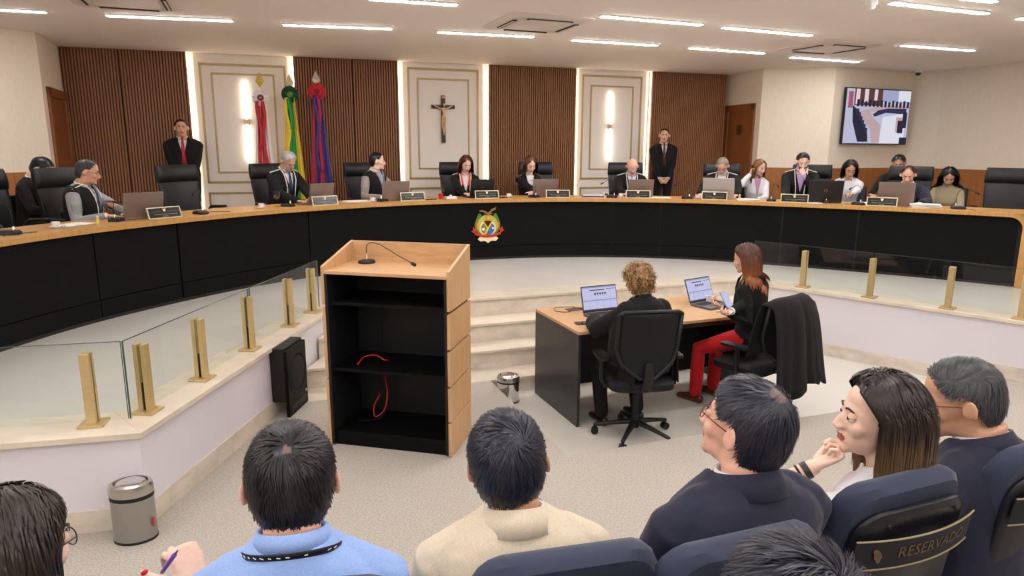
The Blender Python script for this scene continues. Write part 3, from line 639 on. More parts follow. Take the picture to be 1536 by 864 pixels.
# ------------------------------------------------------------------ clerks' table
ta = V(.53, 5.24); TA = math.radians(21.5); TW, TDp, TH = 1.86, .86, .80
tc, ts = math.cos(TA), math.sin(TA)
def tw(x, y, z): return V(ta[0]+tc*x-ts*y, ta[1]+ts*x+tc*y, z)
ZTT = ZPIT+TH
t = thing('clerks_table', 'two-seat clerks table with an oak top and graphite side panel', 'table', (*ta, ZPIT), TA)
m = MB(); m.box((TW/2, TDp/2, TH-.0125), (TW, TDp, .025)); m.build('tabletop', OAK, t, bevel=.002)
for x in (.0125, TW-.0125): m = MB(); m.box((x, TDp/2, (TH-.025)/2), (.025, TDp-.002, TH-.026)); m.build('side_panel', GRAPH, t, bevel=.001)
m = MB(); m.box((TW/2, .05, TH-.05), (TW-.052, .03, .045)); m.build('front_rail', GRAPH, t, bevel=.001)
m = MB(); m.box((TW/2, TDp-.20, (TH-.05)/2+.06), (TW-.052, .02, TH-.16)); m.build('modesty_panel', BLACKIN, t)
m = MB(); m.box((.40, TDp-.15, TH+.002), (.32, .09, .006)); m.build('cable_flap', mat('dark_flap', srgb(70, 66, 62), .4), t, bevel=.001)
# ------------------------------------------------------------------ people
def remesh(mb, vox, it=3, fac=.5):
    me = mb.mesh('tmp'); o = bpy.data.objects.new('tmp', me); COL.objects.link(o)
    r = o.modifiers.new('r', 'REMESH'); r.mode = 'VOXEL'; r.voxel_size = vox; r.adaptivity = 0
    if it: s = o.modifiers.new('s', 'SMOOTH'); s.iterations = it; s.factor = fac
    dg = bpy.context.evaluated_depsgraph_get(); ev = o.evaluated_get(dg); em = ev.to_mesh()
    n = len(em.vertices); v = np.empty(n*3); em.vertices.foreach_get('co', v); v = v.reshape(-1, 3)
    ls = np.empty(len(em.loops), int); em.loops.foreach_get('vertex_index', ls); st = np.empty(len(em.polygons), int); em.polygons.foreach_get('loop_start', st); tt = np.empty(len(em.polygons), int); em.polygons.foreach_get('loop_total', tt)
    f = [tuple(ls[a:a+b].tolist()) for a, b in zip(st, tt)]
    ev.to_mesh_clear(); bpy.data.objects.remove(o); bpy.data.meshes.remove(me); return v, f
def rotz(a): c, s = math.cos(a), math.sin(a); return np.array([(c, -s, 0), (s, c, 0), (0, 0, 1)])
def rotx(a): c, s = math.cos(a), math.sin(a); return np.array([(1, 0, 0), (0, c, -s), (0, s, c)])
def roty(a): c, s = math.cos(a), math.sin(a); return np.array([(c, 0, s), (0, 1, 0), (-s, 0, c)])
def D(a): return math.radians(a)
SK = {k: mat('skin_'+k, srgb(*c), .5, sub=.08, noise=((60, 60, 60), .07, 3)) for k, c in dict(light=(232, 188, 164), fair=(240, 202, 182), tan=(216, 166, 136), brown=(170, 120, 92), pink=(236, 184, 162), scalp=(112, 88, 84)).items()}
LIP = mat('lips', srgb(176, 96, 88), .4); REDLIP = mat('red_lips', srgb(176, 60, 60), .35); EYEW = mat('eye_white', srgb(226, 222, 216), .2); IRIS = mat('iris', srgb(44, 28, 20), .15)
HC = {}
for k, c, n2 in (('black', (28, 26, 32), .5), ('blueblack', (38, 39, 54), .5), ('darkbrown', (44, 32, 26), .35), ('brown', (78, 52, 36), .35), ('auburn', (104, 50, 28), .4), ('grey', (196, 192, 190), .3), ('pepper', (72, 72, 76), .5), ('blond', (170, 130, 78), .4), ('curl', (172, 134, 90), .85), ('honey', (150, 108, 66), .35), ('lightbrown', (110, 76, 52), .4), ('greyblond', (150, 138, 122), .4)):
    HC[k] = mat('hair_'+k, srgb(*c), .38, noise=((25, 25, 25), .25, 2), island=n2, spec=.6)
def ombre(name, c1, c2, z0, z1):
    m = HC['brown'].copy(); m.name = 'hair_'+name; nt = m.node_tree; N = nt.nodes; L = nt.links; MATS['hair_'+name] = m
    hs = [n_ for n_ in N if n_.type == 'HUE_SAT'][0]; tc = [n_ for n_ in N if n_.type == 'TEX_COORD'][0]
    sx = N.new('ShaderNodeSeparateXYZ'); mr = N.new('ShaderNodeMapRange'); mr.inputs['From Min'].default_value = z0; mr.inputs['From Max'].default_value = z1
    mx = N.new('ShaderNodeMix'); mx.data_type = 'RGBA'; nz = [n_ for n_ in N if n_.type == 'TEX_NOISE'][0]; g = [n_ for n_ in N if n_.type == 'NEW_GEOMETRY'][0]
    ad = N.new('ShaderNodeMath'); ad.operation = 'MULTIPLY_ADD'; ad.inputs[1].default_value = .05; L.new(g.outputs['Random Per Island'], ad.inputs[0])
    L.new(tc.outputs['Object'], sx.inputs[0]); L.new(sx.outputs['Z'], ad.inputs[2]); L.new(ad.outputs[0], mr.inputs['Value']); L.new(mr.outputs[0], mx.inputs[0])
    mx.inputs[6].default_value = (*c2, 1); mx.inputs[7].default_value = (*c1, 1); L.new(mx.outputs[2], hs.inputs['Color']); return m
def cloth(k, c, rough=.85, sheen=.15): return mat('cloth_'+k, srgb(*c), rough, noise=((220, 220, 220), .1, 2), bump=((500, 500, 500), .12, .0006), sheen=sheen)
C_BLACK = cloth('black', (9, 9, 12), .9, .02); C_NAVY = cloth('navy', (36, 38, 58)); C_WHITE = cloth('white', (232, 230, 236)); C_GREYS = cloth('grey_suit', (150, 150, 156)); C_BLUE = cloth('blue_shirt', (150, 180, 236)); C_BEIGE = cloth('beige', (222, 208, 184)); C_JEAN = cloth('jeans', (110, 146, 190)); C_RED = cloth('red_trousers', (196, 16, 22)); C_RTIE = cloth('red_tie', (180, 20, 34), .5); C_NTIE = cloth('navy_tie', (34, 44, 84), .5); C_PBTIE = cloth('pale_blue_tie', (150, 170, 214), .5); C_LILAC = cloth('lilac', (196, 168, 216)); C_PINK = cloth('pink_blouse', (190, 140, 170)); C_ORANGE = cloth('orange', (226, 88, 40)); C_KHAKI = cloth('khaki', (176, 162, 132)); C_TAUPE = cloth('taupe_suit', (146, 136, 132)); C_DKSH = cloth('dark_shirt', (40, 40, 48)); C_WINE = cloth('wine_tie', (92, 24, 30), .5)
CORD = mat('white_cord', srgb(232, 228, 216), .5); SHOE = mat('shoe_leather', srgb(22, 20, 20), .3); SHOEB = mat('brown_shoe', srgb(92, 44, 34), .3)

ELC, ELR = V(0, -.011, .028), V(.078, .098, .090)
HL = {'man': [(-.12, -.088), (-.07, -.086), (-.05, -.06), (-.034, -.01), (-.02, .022), (.0, .026), (.02, .018), (.036, .036), (.052, .064), (.066, .084), (.08, .105), (.11, .12)],
      'woman': [(-.12, -.12), (-.06, -.12), (-.03, -.08), (-.005, -.03), (.02, -.005), (.032, .035), (.044, .066), (.056, .090), (.07, .12), (.11, .14)]}
def ell_r(d):
    rz = np.where(d[:, 2] < 0, .122, ELR[2]); q = abs(d)/np.c_[np.full(len(d), ELR[0]), np.full(len(d), ELR[1]), rz]; h = np.hypot(q[:, 0], q[:, 1]); e = np.where(d[:, 2] < 0, 2.5, 2.15); return 1/(h**e+q[:, 2]**e)**(1/e)
def hair_w(p, kind='man', bald=0):
    t = HL[kind]; zl = np.interp(p[:, 1], [a for a, _ in t], [b for _, b in t]); w = np.clip((p[:, 2]-zl)/.014, 0, 1)
    if bald >= 1: w = w*np.clip((.062-p[:, 2])/.02, 0, 1)
    elif bald: w = w*np.clip(1-np.exp(-((p[:, 0]/.06)**2+((p[:, 1]-.05)/.05)**2)*1.2)*bald*2, 0, 1)
    return w
def noise3(p, f, seed=0):
    r = np.random.default_rng(seed); out = np.zeros(len(p))
    for k in range(6):
        a = r.normal(size=3); a /= np.linalg.norm(a); out += np.sin(p@a*f*(1+.25*k)+r.uniform(0, 6))
    return out/6
def hair_cap(mb, M3, Hc, s, kind, th, bald=0, whorl=None, wc=(0, 0, 0), n=48, m=34, bump=.15, sc3=(1, 1, 1), mi=0, seed=0):
    v = []; th_ = np.linspace(0, 2*PI, n, endpoint=False)
    d = np.vstack([[0, 0, -1]]+[np.c_[np.cos(th_)*math.sin(PI*i/m), np.sin(th_)*math.sin(PI*i/m), np.full(n, -math.cos(PI*i/m))] for i in range(1, m)]+[[0, 0, 1]])
    r = ell_r(d); p = ELC+d*r[:, None]; w = hair_w(p, kind, bald)
    tt_ = HL[kind]; zl = np.interp(p[:, 1], [a_ for a_, _ in tt_], [b_ for _, b_ in tt_]); w2 = np.clip((p[:, 2]-zl)/.045, .05, 1); p0 = p
    rr = r*(.76+.24*w)+w*w2*th*(.55+bump*4*noise3(d, 9, seed)*.5)-(1-w2)*.003
    p = ELC+d*rr[:, None]*np.asarray(sc3)
    f = [(0, 1+(j+1) % n, 1+j) for j in range(n)]
    for i in range(m-2):
        for j in range(n): a = 1+i*n; f.append((a+j, a+(j+1) % n, a+n+(j+1) % n, a+n+j))
    t = len(p)-1; a = 1+(m-2)*n
    f += [(a+j, a+(j+1) % n, t) for j in range(n)]
    n0 = len(mb.mi); mb.add(Hc+(p*s)@M3.T, f, mi)
    if whorl:
        for i_, q_ in enumerate(f):
            c_ = p0[list(q_)].mean(0)
            if np.linalg.norm(c_-np.asarray(wc))*(1+.3*noise3(c_[None], 180, 3)[0]) < whorl: mb.mi[n0+i_] = 1
def ribbons(mb, P, Nn, w, mi=0):
    """P (n,k,3) strand paths, Nn (n,k,3) outward normals, w half width"""
    n, k, _ = P.shape; T = np.gradient(P, axis=1); T /= np.linalg.norm(T, axis=2, keepdims=True)+1e-9
    B = np.cross(T, Nn); B /= np.linalg.norm(B, axis=2, keepdims=True)+1e-9
    ww = (w*np.concatenate([[.7], np.linspace(1, .85, k-2), [.12]]))[None, :, None]
    if not np.isscalar(w): pass
    v = np.stack([P-B*ww, P+B*ww], 2).reshape(-1, 3); base = (np.arange(n)*k*2)[:, None]+(np.arange(k-1)*2)[None]; base = base.reshape(-1)
    f = np.stack([base, base+1, base+3, base+2], 1).tolist(); mb.add(v, f, mi)
def short_hair(mb, M3, Hc, s, N, L, th, kind='man', bald=0, crown=(0.01, -.07, .10), w=.0011, lift=.003, fwd=.0, seed=1, part=None, swirl=.5, thin=None, sc3=(1, 1, 1)):
    r = np.random.default_rng(seed); d = r.normal(size=(N*2, 3)); d /= np.linalg.norm(d, axis=1)[:, None]
    p = ELC+d*ell_r(d)[:, None]; wv = hair_w(p, kind, bald); keep = wv > r.uniform(.25, .9, len(p)); p = p[keep][:N]; d = d[keep][:N]
    cr = np.asarray(crown)
    if thin is not None:
        q = np.linalg.norm(p-cr, axis=1); k2 = r.uniform(size=len(p)) < np.clip(q/thin, .06, 1)**1.6; p, d = p[k2], d[k2]
    n = len(p); K = 5; P = np.zeros((n, K, 3)); NN = np.zeros((n, K, 3)); hlt = HL[kind]; zl_ = np.interp(p[:, 1], [a for a, _ in hlt], [b_ for _, b_ in hlt]); Ls = L*r.uniform(.6, 1.15, n)*np.clip((p[:, 2]-zl_)/.07, .16, 1)
    q = p.copy(); jit = r.normal(size=(n, 3))*.20; lay = r.uniform(.35, 1.0, n); lr = r.uniform(-.3, 1.3, n)
    for k in range(K):
        nn = (q-ELC)/ELR**2; nn /= np.linalg.norm(nn, axis=1)[:, None]
        dd = q-ELC; du = dd/np.linalg.norm(dd, axis=1)[:, None]; rad = ell_r(du)+th*lay+lift*(k/(K-1))*lr+.0006
        pos = ELC+du*rad[:, None]*np.asarray(sc3)
        P[:, k] = pos; NN[:, k] = nn
        fl = q-cr; dist = np.linalg.norm(fl, axis=1)[:, None]; fl = fl/(dist+1e-6)
        fl = fl+np.cross(nn, fl)*swirl*np.exp(-dist/.05)+jit+V(0, 0, -.2)*(1-np.exp(-dist/.08))
        top = np.clip((q[:, 2:3]-.05)/.04, 0, 1)
        if part is not None: fl = fl*(1-.8*top)+top*np.asarray(part)*1.2
        if fwd: fl = fl+V(0, fwd, 0)*top
        fl -= nn*(fl*nn).sum(1)[:, None]; fl /= np.linalg.norm(fl, axis=1)[:, None]+1e-6
        q = ELC+du*ell_r(du)[:, None]+fl*(Ls/(K-1))[:, None]
    ribbons(mb, Hc+(P*s)@M3.T, NN@M3.T, w*s)
def long_hair(mb, M3, Hc, s, N, L, th, spheres, w=.0022, part_x=0.0, seed=2, steps=20, wave=.0, curl_in=.0, back=.25, front_open=.045, kind='woman', mif=None, Lv=.1, volume=1.0):
    """strands leave the parting, follow the skull and then hang; spheres push them out of neck and shoulders"""
    r = np.random.default_rng(seed); d = r.normal(size=(N*3, 3)); d /= np.linalg.norm(d, axis=1)[:, None]
    p = ELC+d*ell_r(d)[:, None]; wv = hair_w(p, kind); keep = (wv > .5); p = p[keep][:N]; n = len(p)
    g = M3.T@V(0, 0, -1)       # gravity in the head frame
    ds = L/steps; hlt = HL[kind]; zl_ = np.interp(p[:, 1], [a for a, _ in hlt], [b_ for _, b_ in hlt]); lay = r.uniform(.0, 1, n)*th*volume*np.clip((p[:, 2]-zl_)/.05, .1, 1)+.0015
    q = p.copy(); P = np.zeros((n, steps+1, 3)); NN = np.zeros((n, steps+1, 3)); sgn = np.sign(p[:, 0]-part_x+r.normal(size=n)*.004)[:, None]
    nn = (q-ELC)/ELR**2; nn /= np.linalg.norm(nn, axis=1)[:, None]
    v = np.hstack([sgn*1.0, np.full((n, 1), -back)+r.normal(size=(n, 1))*.12, np.full((n, 1), .0)])
    ph = r.uniform(0, 6, n); Ln = r.uniform(1-Lv, 1, n)
    for k in range(steps+1):
        e = (q-ELC)/(ELR+lay[:, None]+.0); low = q[:, 2] < ELC[2]; 
        e2 = e.copy(); e2[:, 2] = np.where(low, (q[:, 2]-ELC[2])/.14, e[:, 2]); rr = np.linalg.norm(e2, axis=1); ins = rr < 1
        q = np.where(ins[:, None], ELC+(q-ELC)/rr[:, None], q)
        nn = (q-ELC)/ELR**2; nn[:, 2] *= .4; nn /= np.linalg.norm(nn, axis=1)[:, None]
        # keep the face clear
        if True:
            fm = (q[:, 1] > .0) & (q[:, 2] < .022) & (abs(q[:, 0]) < front_open+.03); q[fm, 0] = np.sign(q[fm, 0]+1e-9)*np.maximum(abs(q[fm, 0]), front_open+.028*(1-np.clip(q[fm, 1]/.09, 0, 1))+lay[fm]*.3)
        ym = np.minimum(.018+np.maximum(q[:, 2]-.01, 0)*.8, .070); q[:, 1] = np.where(q[:, 2] < .115, np.minimum(q[:, 1], ym), q[:, 1])
        for c, rad in spheres:
            dl = q-c; dd = np.linalg.norm(dl, axis=1); ins = dd < rad+lay; q = np.where(ins[:, None], c+dl/(dd[:, None]+1e-9)*(rad+lay)[:, None], q)
        P[:, k] = q; NN[:, k] = nn
        if wave: wv_ = np.c_[np.sin(ph+k*.9), np.cos(ph+k*.9), np.zeros(n)]*wave
        else: wv_ = 0
        v = v*.55+g*.62+wv_+r.normal(size=(n, 3))*.035
        if curl_in and k > steps*.6: v = v-np.c_[q[:, 0]*8, q[:, 1]*8, np.zeros(n)]*curl_in
        v /= np.linalg.norm(v, axis=1)[:, None]
        q = q+v*(ds*Ln)[:, None]
    ribbons(mb, Hc+(P*s)@M3.T, NN@M3.T, w*s)
def curly_hair(mb, M3, Hc, s, N, th, w=.0016, seed=3, R=.007, kind='woman'):
    r = np.random.default_rng(seed); d = r.normal(size=(N*2, 3)); d /= np.linalg.norm(d, axis=1)[:, None]
    p = ELC+d*ell_r(d)[:, None]; keep = hair_w(p, kind) > .4; p = p[keep][:N]; n = len(p); K = 14
    nn = (p-ELC)/ELR**2; nn /= np.linalg.norm(nn, axis=1)[:, None]; a = np.cross(nn, V(0.1, .2, 1)); a /= np.linalg.norm(a, axis=1)[:, None]; b = np.cross(nn, a)
    P = np.zeros((n, K, 3)); ph = r.uniform(0, 6, n); dr = r.normal(size=(n, 3))*.5
    for k in range(K):
        t = k/(K-1); c = p+nn*(.3+.7*math.sin(t*PI*.6))*th*r.uniform(.8, 1.05, n)[:, None]+dr*.03*t+V(0, 0, -.02*t)
        P[:, k] = c+R*(a*np.cos(ph+k*1.1)[:, None]+b*np.sin(ph+k*1.1)[:, None])
    NN = np.repeat(nn[:, None], K, 1); ribbons(mb, Hc+(P*s)@M3.T, NN@M3.T, w*s)

def finger_chain(m, p, dirs, lens, rads): 
    P = [p]
    for d_, l in zip(dirs, lens): P.append(P[-1]+nrm(d_)*l)
    m.limb(P, rads, 10)
TIPS = []
def hand(wrist, f, n, side, curl=(25, 30, 20), s=1.0, spread=.0, thumb=(.55, .85, .1), vox=.0032, point=None):
    """side +1 right hand, -1 left; f finger direction, n the way the palm faces"""
    f = nrm(f); n = nrm(n-f*(n@f)); t = -side*np.cross(n, f); m = MB(); w = np.asarray(wrist, float)
    def L(a, b, c): return w+(f*a+t*b+n*c)*s
    m.limb([L(-.03, 0, 0), L(0, 0, 0), L(.025, .002, .002), L(.06, 0, .002), L(.088, -.002, .003)], [(.021*s, .0165*s), (.026*s, .017*s), (.034*s, .0155*s), (.039*s, .0135*s), (.037*s, .0115*s)], 16, up=n)
    for i, (b, l) in enumerate(((.0285, .070), (.0095, .079), (-.0095, .073), (-.0275, .057))):
        cc = curl if point is None or i else point; a0 = 0; dirs = []
        for c in cc: a0 += D(c+ (4*i)); dirs.append(f*math.cos(a0)+n*math.sin(a0)+t*(spread*(1.5-i)*.1))
        finger_chain(m, L(.082-.004*abs(i-1), b, .002), dirs, [l*s*.46, l*s*.30, l*s*.24], [.0090*s, .0086*s, .0076*s, .0066*s])
    d0 = nrm(f*thumb[0]+t*thumb[1]+n*thumb[2]); d1 = nrm(d0+f*.5+n*.15); d2 = nrm(d1+f*.3-t*.1)
    TIPS.append((L(.018, .022, .006)+d0*.04*s+d1*.032*s+d2*.022*s, d2, -nrm(n-d2*(n@d2)), s))
    finger_chain(m, L(.018, .022, .006), [d0, d1, d2], [.040*s, .032*s, .024*s], [.0145*s, .0115*s, .0100*s, .0082*s])
    v, f_ = remesh(m, vox, 2, .4); return v, f_
def ik(a, c, la, lb, hint):
    a, c = np.asarray(a, float), np.asarray(c, float); d = c-a; L = np.linalg.norm(d); L2 = min(L, (la+lb)*.995)
    c2 = a+d/L*L2; x = (la*la-lb*lb+L2*L2)/(2*L2); h = math.sqrt(max(la*la-x*x, 0)); u = d/L; hh = np.asarray(hint, float); hh = hh-u*(hh@u)
    return a+u*x+nrm(hh)*h, c2
def TORSO(sex, b):
    if sex == 'f': R = [(0, .052, .052, 0), (.022, .076, .062, -.004), (.05, .115, .076, -.004), (.08, .138, .086, -.002), (.112, .152, .094, 0), (.17, .150, .108, .012), (.24, .140, .118, .018), (.33, .122, .098, .006), (.42, .142, .108, 0), (.51, .168, .122, 0), (.58, .155, .11, 0)]
    else: R = [(0, .062, .062, 0), (.022, .092, .072, -.006), (.048, .136, .084, -.006), (.078, .166, .096, -.004), (.115, .184, .106, -.002), (.17, .178, .120, .006), (.26, .166, .124, .010), (.36, .154, .118, .008), (.45, .160, .120, 0), (.53, .170, .125, 0), (.60, .155, .11, 0)]
    return [(d, a*b, c*b, o) for d, a, c, o in R]
def person(label, Hc, yaw, hp=0, hy=0, hr=0, lean=0, sex='m', s=1.0, b=1.0, skin='light', wr=None, wl=None, hand_f=(None, None), hand_n=(None, None), curl=(30, 35, 25), elbow=(None, None), legs='sit', zfl=ZJ,
           hair=None, top=C_BLACK, shirt=C_WHITE, tie=None, vcut=True, trousers=C_BLACK, shoes=SHOE, vox=.0095, hvox=None, glasses=None, cord=None, beard=None, robe=0, neckf=.0, collar=False, lips=LIP, sleeve=1.0, arms=True, knees=None, feet=None, eyes_down=False, shirtcollar=True, noface=False, coat_len=.60, capelike=0, group=None, cuff=True, lapels=False, vest=None, lapcol=None, nk=0):
    Hc = np.asarray(Hc, float); hvox = hvox or vox
    Mt = rotz(yaw)@rotx(-D(lean)); Mh = rotz(yaw+D(hy))@rotx(-D(hp))@roty(D(hr))
    def H(x, y, z): return Hc+Mh@(V(x, y, z)*s)
    Nb = H(0, -.030, -.108)+Mt@V(0, -.012-neckf, (-.012+nk if sex == 'm' else -.026+nk)*s)        # base of the neck
    def T(x, y, z): return Nb+Mt@(V(x, y, z)*s)
    pel = T(0, 0, -.52); fwd = rotz(yaw)@V(0, 1, 0); sd = rotz(yaw)@V(1, 0, 0)
    RT = TORSO(sex, b)
    shx = (.150 if sex == 'f' else .176)*b
    lu, lf = (.275*s, .245*s) if sex == 'f' else (.295*s, .262*s)
    root = thing('person', label, 'person', (Hc[0], Hc[1], zfl), 0, group); off = np.array(root.location)
    def torso(m, g, d0=0, d1=9, e=2.3):
        R = [(d, a, c, o) for d, a, c, o in RT if d0 <= d <= d1]; th = np.linspace(0, 2*PI, 28, endpoint=False); c_, s_ = np.cos(th), np.sin(th); c2, s2 = np.sign(c_)*abs(c_)**(2/e), np.sign(s_)*abs(s_)**(2/e)
        m.rings([np.array([T((a+g)*c2[i], o+(c+g)*s2[i], -d) for i in range(28)]) for d, a, c, o in R])
    Sh = {1: T(shx, -.005, -.112), -1: T(-shx, -.005, -.112)}
    # arm targets
    tg = {1: wr, -1: wl}; EL = {}; WR = {}
    for k in (1, -1):
        c = tg[k] if tg[k] is not None else (T(k*(shx+.07), .02, -.60) if legs == 'stand' else T(k*.14, .34, -.44))
        hint = elbow[0 if k == 1 else 1]; hint = hint if hint is not None else (sd*k*.6+V(0, 0, -1)-fwd*.5)
        EL[k], WR[k] = ik(Sh[k], c, lu, lf, hint)
    hip = {k: pel+sd*k*.088*s*b for k in (1, -1)}
    KN, AN = {}, {}
    for k in (1, -1):
        if legs == 'stand': KN[k] = V(*(hip[k]+fwd*.015)[:2], (hip[k][2]+zfl)/2+.03); AN[k] = V(*(hip[k]+sd*k*.02)[:2], zfl+.085)
        else:
            kz = max(hip[k][2]+.01, zfl+.46) if False else zfl+.50*s
            KN[k] = hip[k]+fwd*.42*s+sd*k*.05; KN[k][2] = min(kz, hip[k][2]+.03)
            if knees: KN[k] = KN[k]+fwd*knees[0]+sd*k*knees[1]
            AN[k] = V(*(KN[k]+fwd*.03)[:2], zfl+.085)
            if feet: AN[k] = AN[k]+fwd*feet
    # ---- body surface
    m = MB()
    m.ell(H(0, -.012, .033), V(.074, .094, .081)*s, Mh, 24, 16); m.ell(H(0, .020, .0), V(.064, .074, .084)*s, Mh, 24, 16); m.ell(H(0, .012, .045), V(.066, .074, .064)*s, Mh, 24, 16); m.ell(H(0, .028, -.058), V(.052, .060, .052)*s, Mh, 20, 14)
    m.ell(H(0, .068, -.094), V(.024, .021, .019)*s, Mh, 14, 10)
    for k in (1, -1): m.ell(H(k*.038, .058, -.028), V(.024, .024, .024)*s, Mh, 12, 8)
    nz_ = .004 if sex == 'f' else 0
    m.limb([H(0, .087, .010), H(0, .100-nz_, -.016), H(0, .110-nz_*1.5, -.034)], [(.008*s, .009*s), (.010*s, .010*s), (.0125*s, .0095*s)], 12, up=Mh@V(0, 0, 1))
    for k in (1, -1): m.ell(H(k*.0125, .098, -.037), V(.0085, .011, .008)*s, Mh, 10, 8)
    m.ell(H(0, .083, -.0585), V(.022, .013, .0060)*s, Mh, 14, 8); m.ell(H(0, .082, -.070), V(.019, .013, .0065)*s, Mh, 14, 8)
    for k in (1, -1): m.ell(H(k*.0905, -.016, -.004), V(.0070, .022, .032)*s, Mh@rotz(k*D(30))@rotx(D(-8)), 14, 10); m.ell(H(k*.080, -.006, -.010), V(.014, .012, .022)*s, Mh, 10, 8)
    nr = (.060 if sex == 'm' else .049)*b**.5
    m.limb([H(0, -.022, -.035), H(0, -.024, -.085), T(0, -.006, .02), T(0, 0, -.03), T(0, 0, -.08)], [(nr*s*.98, nr*s), (nr*s*.94, nr*s*.98), nr*.98*s, nr*.9*s, nr*.8*s], 22)
    torso(m, -.018, .02)
    for k in (1, -1):
        m.limb([Sh[k]+(Nb-Sh[k])*.12+(pel-Sh[k])*.05, (Sh[k]+EL[k])/2, EL[k], (EL[k]*.6+WR[k]*.4), WR[k]], [.036*s*b, .036*s*b, .031*s, .031*s, .023*s], 14)
        m.limb([hip[k], (hip[k]*.5+KN[k]*.5), KN[k], KN[k]*.65+AN[k]*.35, AN[k]], [.072*s*b, .062*s*b, .048*s, .046*s, .033*s], 14)
    v, f = remesh(m, vox if hvox == vox else hvox, 2 if hvox > .006 else 6, .5)
    # sculpt face in the head frame
    q = ((v-Hc)@Mh)/s; near = (abs(q) < .16).all(1) & (q[:, 2] > -.13)
    def push(c, sig, d, k=1.0):
        g = np.exp(-(((q-V(*c))/np.asarray(sig))**2).sum(1)/2)*near; q[:] = q+g[:, None]*V(*d)*k
    for k in (1, -1):
        push((k*.031, .088, .001), (.014, .02, .010), (0, -.012, 0)); push((k*.034, .09, .019), (.018, .02, .006), (0, .0035, 0))
        push((k*.084, -.008, -.004), (.010, .009, .014), (-k*.004, .001, 0))
        push((k*.030, .09, -.052), (.008, .02, .012), (0, -.003, 0)); push((k*.055, .06, -.055), (.015, .03, .018), (-k*.003, -.002, 0))
    push((0, .095, -.0645), (.022, .02, .0022), (0, -.004, 0)); push((0, .09, -.082), (.018, .02, .006), (0, -.004, 0)); push((0, .10, .012), (.010, .02, .008), (0, -.004, 0))
    v2 = np.where(near[:, None], Hc+(q*s)@Mh.T, v)
    cen = np.array([q[list(t)].mean(0) for t in f]); mi = np.zeros(len(f), int)
    lipm = (abs(cen[:, 0]) < .023-abs(cen[:, 2]+.065)*.6) & (cen[:, 2] < -.054) & (cen[:, 2] > -.076) & (cen[:, 1] > .078); mi[lipm] = 1
    hk = (hair or {}).get('kind', 'man' if sex == 'm' else 'woman'); bald = (hair or {}).get('bald', 0)
    if hair and bald < 1:
        hw = hair_w(cen, hk, bald); mi[(hw > .6) & (np.linalg.norm((cen-ELC)/V(.09, .115, .13), axis=1) < 1) & ~((abs(cen[:, 0]) > .074) & (abs(cen[:, 2]) < .04))] = 2
    if hair and hair.get('whorl'):
        wcn = V(*hair['crown']); mi[(np.linalg.norm(cen-wcn, axis=1) < hair['whorl']*1.6) & (mi == 2)] = 4
    if beard:
        bm = (cen[:, 1] > .0) & (cen[:, 2] < -.040-.0*abs(cen[:, 0])) & (cen[:, 2] > -.125) & (~lipm) & (cen[:, 1] > .02+.0*cen[:, 2]); bm |= (cen[:, 2] < -.005) & (cen[:, 2] > -.06) & (abs(cen[:, 0]) > .052) & (cen[:, 1] > .005) & (abs(cen[:, 0]) < .078)
        bm &= ~((abs(cen[:, 0]) < .045) & (cen[:, 2] > -.046)); mi[bm] = 3
    mb = MB(); mb.v.append(v2); mb.f = f; mb.n = len(v2); mb.mi = mi.tolist()
    if not noface:
        for k in (1, -1):
            mb.ell(H(k*.031, .0745, .0045 if not eyes_down else .001), V(.0150, .0135, .0115 if not eyes_down else .0125)*s, Mh, 14, 10)
    if arms:
        for k, j in ((1, 0), (-1, 1)):
            fd = hand_f[j] if hand_f[j] is not None else nrm(WR[k]-EL[k]); pn = hand_n[j] if hand_n[j] is not None else V(0, 0, -1) if abs(fd[2]) < .85 else -sd*k
            cu = curl if not isinstance(curl, dict) else curl[k]
            hv, hf = hand(WR[k], fd, np.asarray(pn, float), k, cu, s*(.94 if sex == 'f' else 1.0), vox=.0034 if hvox > .006 else .0028); mb.add(hv, hf)
    mb.build('body', [SK[skin], lips, HC[hair['col']] if hair else SK[skin], HC[beard] if beard else SK[skin], SK['scalp']], root, off=off, smooth=True)
    if not noface:
        for k in (1, -1):
            m = MB(); c = H(k*.031, .0765, -.0015); 
            m.ell(c, V(.0125, .0125, .0105)*s, Mh, 16, 12); qq = ((m.v[0]-c)@Mh)/s; m.mi = [1 if np.mean([qq[i][1] for i in t]) > .0100 and abs(np.mean([qq[i][2] for i in t])+(.004 if eyes_down else 0)) < .0062 else 0 for t in m.f]
            m.build('eye', [EYEW, IRIS], root, off=off, smooth=True)
        bc = HC[hair['col']] if hair and hair['col'] not in ('grey', 'curl', 'blond') else HC['brown'] if sex == 'f' else HC['grey' if hair and hair['col'] == 'grey' else 'darkbrown']
        for k in (1, -1):
            m = MB(); m.limb([H(k*.014, .0905, .020), H(k*.030, .0895, .0255), H(k*.046, .079, .021)], [(.0022*s*(1.5 if vox > .008 else 1), .0034*s*(1.5 if vox > .008 else 1)), (.0022*s*(1.5 if vox > .008 else 1), .0038*s*(1.5 if vox > .008 else 1)), (.0012*s, .0022*s)], 8, up=Mh@V(0, 0, 1)); m.build('eyebrow', bc, root, off=off, smooth=True)
